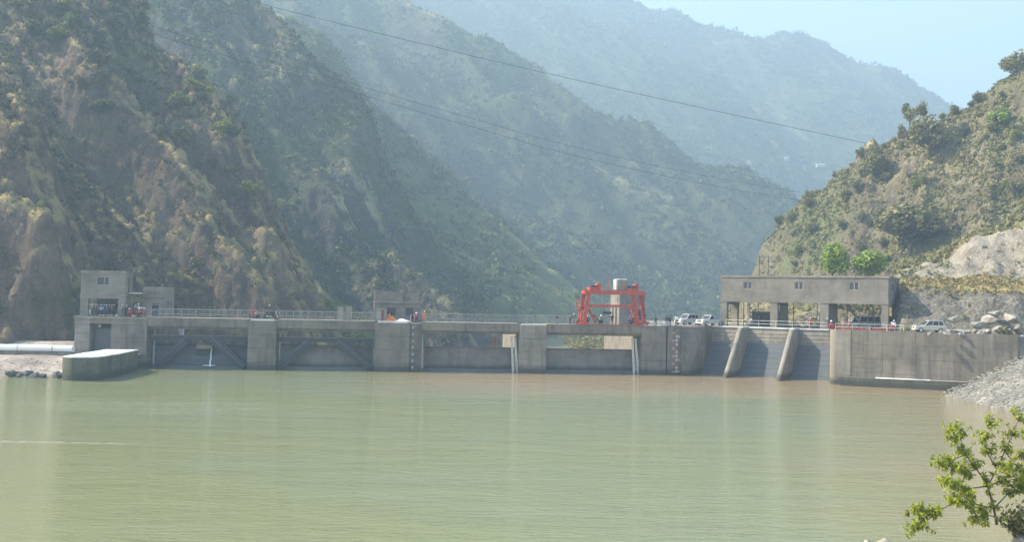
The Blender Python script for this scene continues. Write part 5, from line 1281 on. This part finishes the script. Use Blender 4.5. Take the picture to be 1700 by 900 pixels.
# ================================================================== VEHICLES
m_tyre = mat_plain('tyre', (.03, .03, .03), .8); m_head = mat_plain('headlamp', (.8, .8, .78), .15, 0, .05, spec=.6)
def vehicle(kind, loc, rz, paint, label, roofmat=None, name='parked_car'):
    L_, W_, H_, hood, belt, ws, rear = {'suv': (4.6, 1.8, 1.8, 1.25, 1.02, .75, .25), 'pickup': (5.2, 1.8, 1.75, 1.4, 1.0, .75, 2.3), 'van': (4.9, 1.85, 2.15, .45, 1.1, .55, .12), 'car': (4.1, 1.65, 1.5, 1.1, .9, .7, .7)}[kind]
    r = empty(name, loc, rz, label, 'car' if kind != 'van' else 'van')
    x0 = -L_ / 2; x1 = L_ / 2; zb = .38                     # front at -x
    b = MB(); hw = W_ / 2
    b.side([(0, 0)] * 0 or [(-hw, zb), (hw, zb), (hw, belt), (hw - .06, belt + .02), (-hw + .06, belt + .02), (-hw, belt)], x0 + .12, x1 - .05)
    if kind == 'van': b.side([(-hw + .03, zb + .1), (hw - .03, zb + .1), (hw - .08, belt - .1), (-hw + .08, belt - .1)], x0, x0 + .13)
    else: b.side([(-hw + .05, zb + .05), (hw - .05, zb + .05), (hw - .1, belt - .14), (-hw + .1, belt - .14)], x0, x0 + .13)
    b.build('body', paint, r, bevel=.035)
    c0 = x0 + hood; c1 = x1 - rear; t0 = c0 + ws; t1 = c1 - (.35 if kind != 'van' else .12); i = .14
    c = MB().hexa([(c0, -hw + .05, belt), (c1, -hw + .05, belt), (c1, hw - .05, belt), (c0, hw - .05, belt), (t0, -hw + i, H_), (t1, -hw + i, H_), (t1, hw - i, H_), (t0, hw - i, H_)])
    c.build('cabin', paint, r, bevel=.03)
    MB().box(t0 - .02, t1 + .02, -hw + i - .02, hw - i + .02, H_ - .005, H_ + .05).build('roof', roofmat or paint, r)
    # glass: windscreen and side windows lie just proud of the cabin
    e = .012; dz = (H_ - belt)
    def pt(f, side, h): # f 0..1 along, h 0..1 up
        xa = c0 + (t0 - c0) * h; xb = c1 + (t1 - c1) * h; y = (hw - .05) + ((hw - i) - (hw - .05)) * h
        return (xa + (xb - xa) * f, side * (y + e), belt + dz * h)
    for side in (-1, 1):
        for (f0, f1) in ((.06, .36), (.40, .68), (.72, .94)):
            g = MB(); q = [pt(f0, side, .14), pt(f1, side, .14), pt(f1, side, .86), pt(f0, side, .86)]
            g.hexa(q + [(x, y - side * .02, z) for x, y, z in q]); g.build('window', m_glass, r)
    g = MB(); q = [(c0 + (t0 - c0) * .1 - e, -hw + .17, belt + dz * .1), (c0 + (t0 - c0) * .1 - e, hw - .17, belt + dz * .1), (c0 + (t0 - c0) * .9 - e, hw - .22, belt + dz * .9), (c0 + (t0 - c0) * .9 - e, -hw + .22, belt + dz * .9)]
    g.hexa(q + [(x + .02, y, z) for x, y, z in q]); g.build('windscreen', m_glass, r)
    for side in (-1, 1):
        MB().box(x0 - .03, x0 + .06, side * (hw - .32) - .16, side * (hw - .32) + .16, belt - .33, belt - .17).build('headlight', m_head, r)
        MB().box(c0 + .35, c0 + .5, side * hw, side * (hw + .16), belt + .05, belt + .22).build('mirror', m_steel, r)
        for x in (x0 + .85, x1 - .9):
            w = MB().tube((x, side * (hw - .2), .36), (x, side * (hw + .02), .36), .36, n=14).build('wheel', m_tyre, r)
            MB().tube((x, side * (hw + .01), .36), (x, side * (hw + .04), .36), .2, n=10).build('rim', m_bright, w)
    MB().box(x0 - .08, x0 + .1, -hw + .08, hw - .08, zb - .02, zb + .2).build('bumper', m_bright if kind != 'van' else paint, r)
    MB().box(x0 - .02, x0 + .05, -hw + .55, hw - .55, belt - .36, belt - .16).build('grille', m_steel, r)
    if kind == 'pickup': MB().box(x1 - rear + .12, x1 - .1, -hw + .1, hw - .1, belt - .05, belt + .03).build('cargo_bed', m_steel, r)
    return r
m_wp = new_mat('white car paint', (.45, .45, .43), .3, spec=.5); m_bp = new_mat('beige car paint', (.50, .46, .36), .35, spec=.5)
m_sv = new_mat('silver car paint', (.42, .45, .48), .3, .4, spec=.5); m_bl = new_mat('blue van paint', (.10, .22, .42), .35, spec=.5)
def gx(px, Y, z=ZD): q = at(px, 540, Y); return Vector((q.x, Y, z))
vehicle('suv', gx(1141, 172), R(35), m_wp, 'white jeep at the left end of the platform behind the man in the white shirt')
vehicle('pickup', gx(1178, 168), R(38), m_wp, 'white pickup parked against the left corner of the raised gate house')
vehicle('van', gx(1437, 162), R(15), m_wp, 'white van behind the dark stair, seen between the columns')
vehicle('van', gx(1485, 166), R(-10), m_bl, 'blue van behind the right end columns of the gate house', m_wp)
vehicle('suv', gx(1512, 158), R(-5), m_sv, 'silver grey car with a white top, left of the beige one', m_wp)
vehicle('suv', gx(1543, 150), R(-6), m_bp, 'beige car with a pale roof beside the rock pile', m_wp)
# motorcycle
def motorcycle(loc, rz):
    r = empty('motorcycle', loc, rz, 'black motorcycle leaning on the bridge above the first pier', 'motorcycle')
    for x in (-.68, .68):
        w = MB()
        for k in range(16):
            a, b = 6.283 * k / 16, 6.283 * (k + 1) / 16; w.tube((x + .28 * math.cos(a), 0, .31 + .28 * math.sin(a)), (x + .28 * math.cos(b), 0, .31 + .28 * math.sin(b)), .05, n=5)
        w = w.build('wheel', m_tyre, r); MB().tube((x, -.06, .31), (x, .06, .31), .07, n=8).build('hub', m_bright, w)
    MB().box(-.28, .25, -.12, .12, .28, .62).build('engine', m_steel, r, bevel=.03)
    MB().box(-.35, .12, -.14, .14, .68, .92).build('fuel_tank', m_tyre, r, bevel=.06)
    MB().box(.1, .8, -.13, .13, .74, .86).build('seat', m_tyre, r, bevel=.03)
    MB().bar((-.68, .08, .31), (-.42, .08, .98), .05).build('fork', m_bright, r)
    MB().bar((-.42, -.36, 1.05), (-.42, .36, 1.05), .035).build('handlebar', m_steel, r)
    MB().tube((-.55, 0, .9), (-.48, 0, .9), .1, n=10).build('headlight', m_head, r)
    MB().bar((.1, 0, .5), (.68, .08, .31), .06).build('swing_arm', m_steel, r); MB().bar((.0, .12, .3), (.75, .14, .38), .07).build('exhaust', m_bright, r)
    r.scale = (1.2, 1.2, 1.2)
motorcycle(Vector(F1(s1(449), .9, ZD + .03)), math.pi + .1)
r = root_at('generator', F1(s1(437), 1.2, ZD), 'dark covered machine beside the motorcycle with an upright arm', 'machine')
FM(F1).bx(s1(434), s1(440), .9, 1.7, ZD, ZD + .8).build('body', m_steel, r, bevel=.1); MB().tube(F1(s1(436), 1.3, ZD + .8), F1(s1(438), 1.3, ZD + 3.1), .05, n=6).build('arm', m_steel, r)
FM(F1).bx(s1(435), s1(438), 1.1, 1.5, ZD + 1.6, ZD + 2.0).build('head', m_tyre, r, bevel=.06); fix(r)

# ================================================================== PEOPLE
def skin_mesh(joints, edges, name, levels=1, root=0):
    me = bpy.data.meshes.new(name); me.from_pydata([j[:3] for j in joints], edges, []); me.update()
    o = bpy.data.objects.new(name, me); COL.objects.link(o)
    m = o.modifiers.new('s', 'SKIN'); m.use_smooth_shade = True
    for i, j in enumerate(joints):
        d = me.skin_vertices[0].data[i]; d.radius = (j[3], j[3] if len(j) < 5 else j[4]); d.use_root = (i == root)
    if levels: o.modifiers.new('u', 'SUBSURF').levels = levels
    dg = bpy.context.evaluated_depsgraph_get(); dg.update(); res = bpy.data.meshes.new_from_object(o.evaluated_get(dg))
    bpy.data.objects.remove(o); return res
def pose(kind):
    """joint table facing -y; returns dict of joints"""
    J = {}
    if kind in ('stand', 'arms', 'point', 'lean'):
        hip = .93; J['pel'] = (0, 0, hip); J['che'] = (0, .0, 1.30); J['nek'] = (0, .0, 1.47); J['hea'] = (0, -.015, 1.62)
        for s, n in ((-1, 'l'), (1, 'r')):
            J['hip' + n] = (s * .10, 0, hip - .06); J['kne' + n] = (s * .12, -.02 + (.03 if n == 'l' else -.03), .50); J['ank' + n] = (s * .13, .02, .09); J['toe' + n] = (s * .15, -.16, .04)
            J['sho' + n] = (s * .20, 0, 1.40)
            if kind == 'stand': J['elb' + n] = (s * .26, .03, 1.12); J['wri' + n] = (s * .27, -.05, .87)
            if kind == 'arms': J['elb' + n] = (s * .38, .08, 1.16); J['wri' + n] = (s * .19, -.05, 1.0)
            if kind == 'point':
                if n == 'l': J['elb' + n] = (s * .34, -.12, 1.28); J['wri' + n] = (s * .46, -.30, 1.42)
                else: J['elb' + n] = (s * .27, .03, 1.12); J['wri' + n] = (s * .25, -.08, .88)
            if kind == 'lean': J['elb' + n] = (s * .30, -.10, 1.15); J['wri' + n] = (s * .22, -.34, 1.08)
    else:                                            # squatting on the heels
        J['pel'] = (0, .12, .34); J['che'] = (0, .0, .68); J['nek'] = (0, -.06, .86); J['hea'] = (0, -.10, 1.01)
        for s, n in ((-1, 'l'), (1, 'r')):
            J['hip' + n] = (s * .11, .10, .32); J['kne' + n] = (s * .17, -.24, .52); J['ank' + n] = (s * .15, .02, .09); J['toe' + n] = (s * .17, -.16, .04)
            J['sho' + n] = (s * .20, -.02, .79); J['elb' + n] = (s * .26, -.26, .62); J['wri' + n] = (s * .08, -.42, .66)
    return J
m_skin = mat_plain('skin', (.28, .16, .10), .6, 0, .08); m_hair = mat_plain('black hair', (.02, .018, .016), .6)
PM = {}
def person_meshes(kind):
    if kind in PM: return PM[kind]
    J = pose(kind); names = list(J); vs = []; ed = []
    rad = dict(pel=(.13, .10), che=(.15, .105), nek=(.055, .055), hea=(.085, .10))
    lim = dict(hip=.085, kne=.058, ank=.042, toe=.035, sho=.062, elb=.045, wri=.03)
    for n in names: q = rad.get(n) or (lim[n[:3]],) * 2; vs.append((*J[n], *q))
    ix = {n: i for i, n in enumerate(names)}
    E_ = [('pel', 'che'), ('che', 'nek'), ('nek', 'hea')]
    for n in 'lr': E_ += [('pel', 'hip' + n), ('hip' + n, 'kne' + n), ('kne' + n, 'ank' + n), ('ank' + n, 'toe' + n), ('che', 'sho' + n), ('sho' + n, 'elb' + n), ('elb' + n, 'wri' + n)]
    ed = [(ix[a], ix[b]) for a, b in E_]
    # crown of the head, nose, palms, fingers, thumbs
    h = Vector(J['hea']); vs.append((*(h + Vector((0, .01, .10))), .07, .075)); ed.append((ix['hea'], len(vs) - 1))
    for n, s in (('l', -1), ('r', 1)):
        w = Vector(J['wri' + n]); d = (w - Vector(J['elb' + n])).normalized(); sd = d.cross(Vector((0, 1, .2))).normalized()
        vs.append((*(w + d * .07), .036, .02)); pi = len(vs) - 1; ed.append((ix['wri' + n], pi))
        for k, ln in enumerate((.07, .085, .08, .06)):
            vs.append((*(w + d * (.09 + ln) + sd * (k - 1.5) * .022 + Vector((0, -.02, 0))), .009, .009)); ed.append((pi, len(vs) - 1))
        vs.append((*(w + d * .08 + sd * -.06), .011, .011)); ed.append((ix['wri' + n], len(vs) - 1))
    body = skin_mesh(vs, ed, 'body')
    def sub(keys, grow, cut=None):
        ks = [k for k in names if k in keys]; jx = {n: i for i, n in enumerate(ks)}; v2 = []
        for n in ks: q = rad.get(n) or (lim[n[:3]],) * 2; v2.append((*J[n], q[0] + grow, q[1] + grow))
        e2 = [(jx[a], jx[b]) for a, b in E_ if a in jx and b in jx]; return v2, e2, jx
    v2, e2, jx = sub(['pel', 'che', 'shol', 'shor', 'elbl', 'elbr', 'wril', 'wrir'], .022); jacket = skin_mesh(v2, e2, 'jacket', 1, jx['che'])
    v2, e2, jx = sub(['pel', 'hipl', 'hipr', 'knel', 'kner', 'ankl', 'ankr'], .016); trousers = skin_mesh(v2, e2, 'trousers', 1, jx['pel'])
    b = MB()
    for n in 'lr':
        a = Vector(J['ank' + n]); x, y = a.x, a.y; b.box(x - .055, x + .055, y - .20, y + .08, 0.0, .1)
    bo = b.build('boots', m_tyre); boots = bo.data; bpy.data.objects.remove(bo)
    c = MB(); hc = h + Vector((0, .005, .06)); rings = [(.145, .0, 1.15), (.125, .012, 1.), (.115, .07, 1.), (.085, .12, 1.), (.03, .145, 1.)]; n_ = 12; vv = []; ff = []
    for (rr, zz, _) in rings:
        for k in range(n_): a = 6.283 * k / n_; vv.append(hc + Vector((rr * math.cos(a), rr * 1.12 * math.sin(a), zz)))
    for i in range(len(rings) - 1):
        for k in range(n_): ff.append((i * n_ + k, i * n_ + (k + 1) % n_, (i + 1) * n_ + (k + 1) % n_, (i + 1) * n_ + k))
    ff.append(tuple(range((len(rings) - 1) * n_, len(rings) * n_))); ff.append(tuple(range(n_))[::-1]); c.add(vv, ff); ho = c.build('helmet', m_white, smooth=True); helmet = ho.data; bpy.data.objects.remove(ho)
    c = MB(); c.tube(h + Vector((0, -.095, .02)), h + Vector((0, -.125, -.012)), .012, .018, 5)
    no = c.build('nose', m_skin); nose = no.data; bpy.data.objects.remove(no)
    c = MB()
    for s in (-1, 1): c.tube(h + Vector((s * .035, -.088, .03)), h + Vector((s * .035, -.102, .03)), .012, n=6)
    eo = c.build('eyes', m_hair); eyes = eo.data; bpy.data.objects.remove(eo)
    PM[kind] = (body, jacket, trousers, boots, helmet, nose, eyes); return PM[kind]
CL = {}
def cloth(c):
    if c not in CL: CL[c] = mat_plain('cloth %.2f %.2f %.2f' % c, c, .85, 0, .15, 6)
    return CL[c]
MC_ = {}
def cp(me, m):
    k = (me.name, m.name)
    if k not in MC_:
        q = me.copy(); q.materials.clear(); q.materials.append(m); MC_[k] = q
    return MC_[k]
RED = (.42, .03, .035); NAVY = (.03, .04, .09); BLK = (.03, .03, .035); BLUE = (.06, .12, .25); LBL = (.25, .38, .5); GRN = (.08, .11, .08); WHT = (.7, .7, .68); GRY = (.22, .23, .24); ORA = (.60, .12, .05); MAR = (.22, .04, .06); PNK = (.6, .25, .28); BEI = (.45, .40, .3)
def person(kind, loc, rz, top, bottom, helmet, label, s=1.):
    b, j, t_, bo, he, no, ey = person_meshes(kind)
    r = empty('person', loc, rz, label, 'person'); r.scale = (s, s, s)
    def ch(n, me, m): o = link(bpy.data.objects.new(n, cp(me, m)), r); return o
    bd = ch('body', b, m_skin); ch('jacket', j, cloth(top)); ch('trousers', t_, cloth(bottom)); ch('boots', bo, m_tyre)
    ch('helmet' if helmet else 'hair', he, cloth(helmet) if helmet else m_hair)
    if helmet is None: pass
    link(bpy.data.objects.new('nose', cp(no, m_skin)), bd); link(bpy.data.objects.new('eyes', cp(ey, m_hair)), bd)
    return r
rng = random.Random(9)
def p1_(px, v, kind, top, bot, hel, lab, s=1., rz=None, z=ZD): person(kind, Vector(F1(s1(px, v), v, z)), rng.uniform(-.6, .6) if rz is None else rz, top, bot, hel, lab, s)
p1_(141, 1.8, 'stand', BLK, BLK, WHT, 'person in black at the far left end of the crowd under the tower')
p1_(147, 1.1, 'arms', GRY, WHT, WHT, 'person in pale trousers and a white helmet, second from the left in the crowd')
p1_(152, 2.1, 'stand', NAVY, BLK, WHT, 'person in navy behind the one in pale trousers')
p1_(157, 1.2, 'stand', GRN, BLK, WHT, 'person in dark green jacket and white helmet, third from the left in front')
p1_(161, 2.3, 'stand', BLK, NAVY, WHT, 'person in black deep in the crowd behind the light blue shirt')
p1_(166, .9, 'arms', LBL, NAVY, WHT, 'person in a light blue shirt in the middle of the crowd under the tower')
p1_(170.5, 2.0, 'stand', BLUE, NAVY, WHT, 'person in mid blue right behind the light blue shirt')
p1_(175, 1.2, 'stand', BLUE, BLK, WHT, 'person in blue jacket, first to the right of the light blue shirt')
p1_(179.5, 1.9, 'stand', NAVY, NAVY, WHT, 'person in navy with a white helmet behind the two in blue and maroon')
p1_(184, 1.0, 'point', MAR, BLK, WHT, 'person in maroon at the right of the crowd under the tower')
p1_(188, 2.2, 'stand', BLK, BLK, WHT, 'person in black, last of the crowd by the right front column')
p1_(201.5, .7, 'stand', NAVY, NAVY, WHT, 'person in navy standing just right of the tower column', 1.05)
p1_(208, .9, 'arms', BLK, NAVY, WHT, 'person in black with grey trousers beside the one in navy, right of the tower')
p1_(213.5, .5, 'squat', RED, RED, WHT, 'person in red squatting right of the two in dark clothes', 1.1)
p1_(223, 1.6, 'arms', RED, RED, WHT, 'person in red standing behind the squatting group')
p1_(227.5, 1.9, 'point', WHT, BLK, WHT, 'person in white standing highest behind the group in red', 1.12)
p1_(229, .5, 'squat', GRY, GRN, WHT, 'person in grey squatting between those in red', 1.15)
p1_(234, .6, 'squat', RED, RED, WHT, 'person in red squatting left of the first bridge railing', 1.25)
p1_(238, 1.1, 'squat', MAR, RED, WHT, 'person in dark red squatting at the start of the bridge railing', 1.2)
p1_(418, .9, 'lean', RED, RED, RED, 'person in red overalls leaning on the railing left of the motorcycle', .9)
p1_(427, .8, 'squat', GRY, BLK, None, 'bare headed person in grey crouching between the red overalls and the motorcycle', 1.3)
p1_(690, 1.0, 'squat', MAR, MAR, WHT, 'person in dark red sitting on the gauge pier next to the pale crate', 1.2)
p1_(704, .8, 'stand', ORA, ORA, WHT, 'person in orange overalls and white helmet standing right of the pale crate', .95)
p1_(924, 2.6, 'stand', BLK, GRY, None, 'dark dressed person on the bridge, farthest left of the red crane', .9)
p1_(946, 2.6, 'stand', NAVY, BLK, None, 'person in navy just left of the crane platform', .95)
p1_(952, 2.9, 'arms', BLK, GRY, WHT, 'person in black with a pale helmet closest to the left crane leg', .95)
p1_(974.5, 2.9, 'squat', BLK, BLK, WHT, 'person in black squatting inside the left crane leg', 1.2)
p1_(997, 2.2, 'squat', GRY, BLK, WHT, 'person in grey with a white helmet squatting under the crane', 1.3)
p1_(1015, 2.0, 'arms', NAVY, BLK, WHT, 'person in navy standing in the middle under the crane')
p1_(1045.5, 2.0, 'stand', PNK, BLUE, WHT, 'person in a pink shirt under the right side of the crane', .9)
p1_(1050, 2.4, 'squat', LBL, BLUE, PNK, 'person in light blue squatting beside the pink shirt', 1.2)
p1_(1088, 1.4, 'lean', BLK, NAVY, None, 'dark dressed person leaning right of the red crane', .9)
p1_(1106.5, 1.6, 'arms', NAVY, GRY, None, 'person in navy at the wall joint, left of the white jeep', .95)
p1_(1111.5, 1.2, 'stand', GRN, NAVY, GRY, 'person in a dark vest standing right of the wall joint', 1.05)
p1_(1122.5, 1.4, 'point', WHT, BLK, None, 'man in a white shirt in front of the white jeep', 1.02)
def p2_(px, v, kind, top, bot, hel, lab, s=1.): person(kind, Vector(F2(s2(px, v), v, ZD)), rng.uniform(-.9, .3), top, bot, hel, lab, s)
p2_(1246, 12.6, 'squat', GRY, BLK, WHT, 'person in grey crouching at the railing left of the blue grey cabin', 1.1)
p2_(1259, 15.6, 'stand', BLK, BLK, WHT, 'person in black in front of the blue grey cabin', .95)
p2_(1335, 14.6, 'stand', (.16, .22, .18), GRY, None, 'person in grey green between the third and fourth columns', .9)
p2_(1345, 14.1, 'arms', RED, NAVY, WHT, 'person in a bright red jacket under the gate house', .95)
p2_(1358.5, 13.6, 'arms', GRN, BLK, WHT, 'person in dark green right of the bright red jacket', .95)
p2_(1373, 12.5, 'lean', NAVY, BLK, WHT, 'person in navy leaning at the third front column')
def p3_(px, v, kind, top, bot, hel, lab, s=1.): person(kind, Vector(F3(s3(px, v), v, 8.0 if v < 1 else ZD)), rng.uniform(-.9, .3), top, bot, hel, lab, s)
p3_(1380, 2.2, 'squat', RED, RED, WHT, 'person in red crouching above the rounded wall nose', 1.3)
p3_(1401, 3.5, 'stand', PNK, GRY, None, 'person in a pink top left of the one in dark red', .95)
p3_(1409.5, 3.2, 'arms', MAR, MAR, WHT, 'person in dark red with a white helmet left of the stair', .95)
p3_(1480, 2.4, 'squat', RED, RED, WHT, 'person in red crouching by the end columns of the gate house', 1.25)
p3_(1484, 3.2, 'stand', WHT, GRY, WHT, 'person in white standing by the end columns of the gate house')
# ------------------------------------------------------------------ haze
mh = bpy.data.materials.new('valley haze'); mh.use_nodes = True; nt = mh.node_tree; nt.nodes.clear()
out = nt.nodes.new('ShaderNodeOutputMaterial'); pv = nt.nodes.new('ShaderNodeVolumePrincipled')
pv.inputs['Color'].default_value = (.58, .81, 1.0, 1); pv.inputs['Density'].default_value = .00076; pv.inputs['Anisotropy'].default_value = .1
nt.links.new(pv.outputs[0], out.inputs['Volume'])
hz = MB().box(-2450, 2450, -100, 2950, -7.6, 760).build('haze', mh); hz['kind'] = 'stuff'
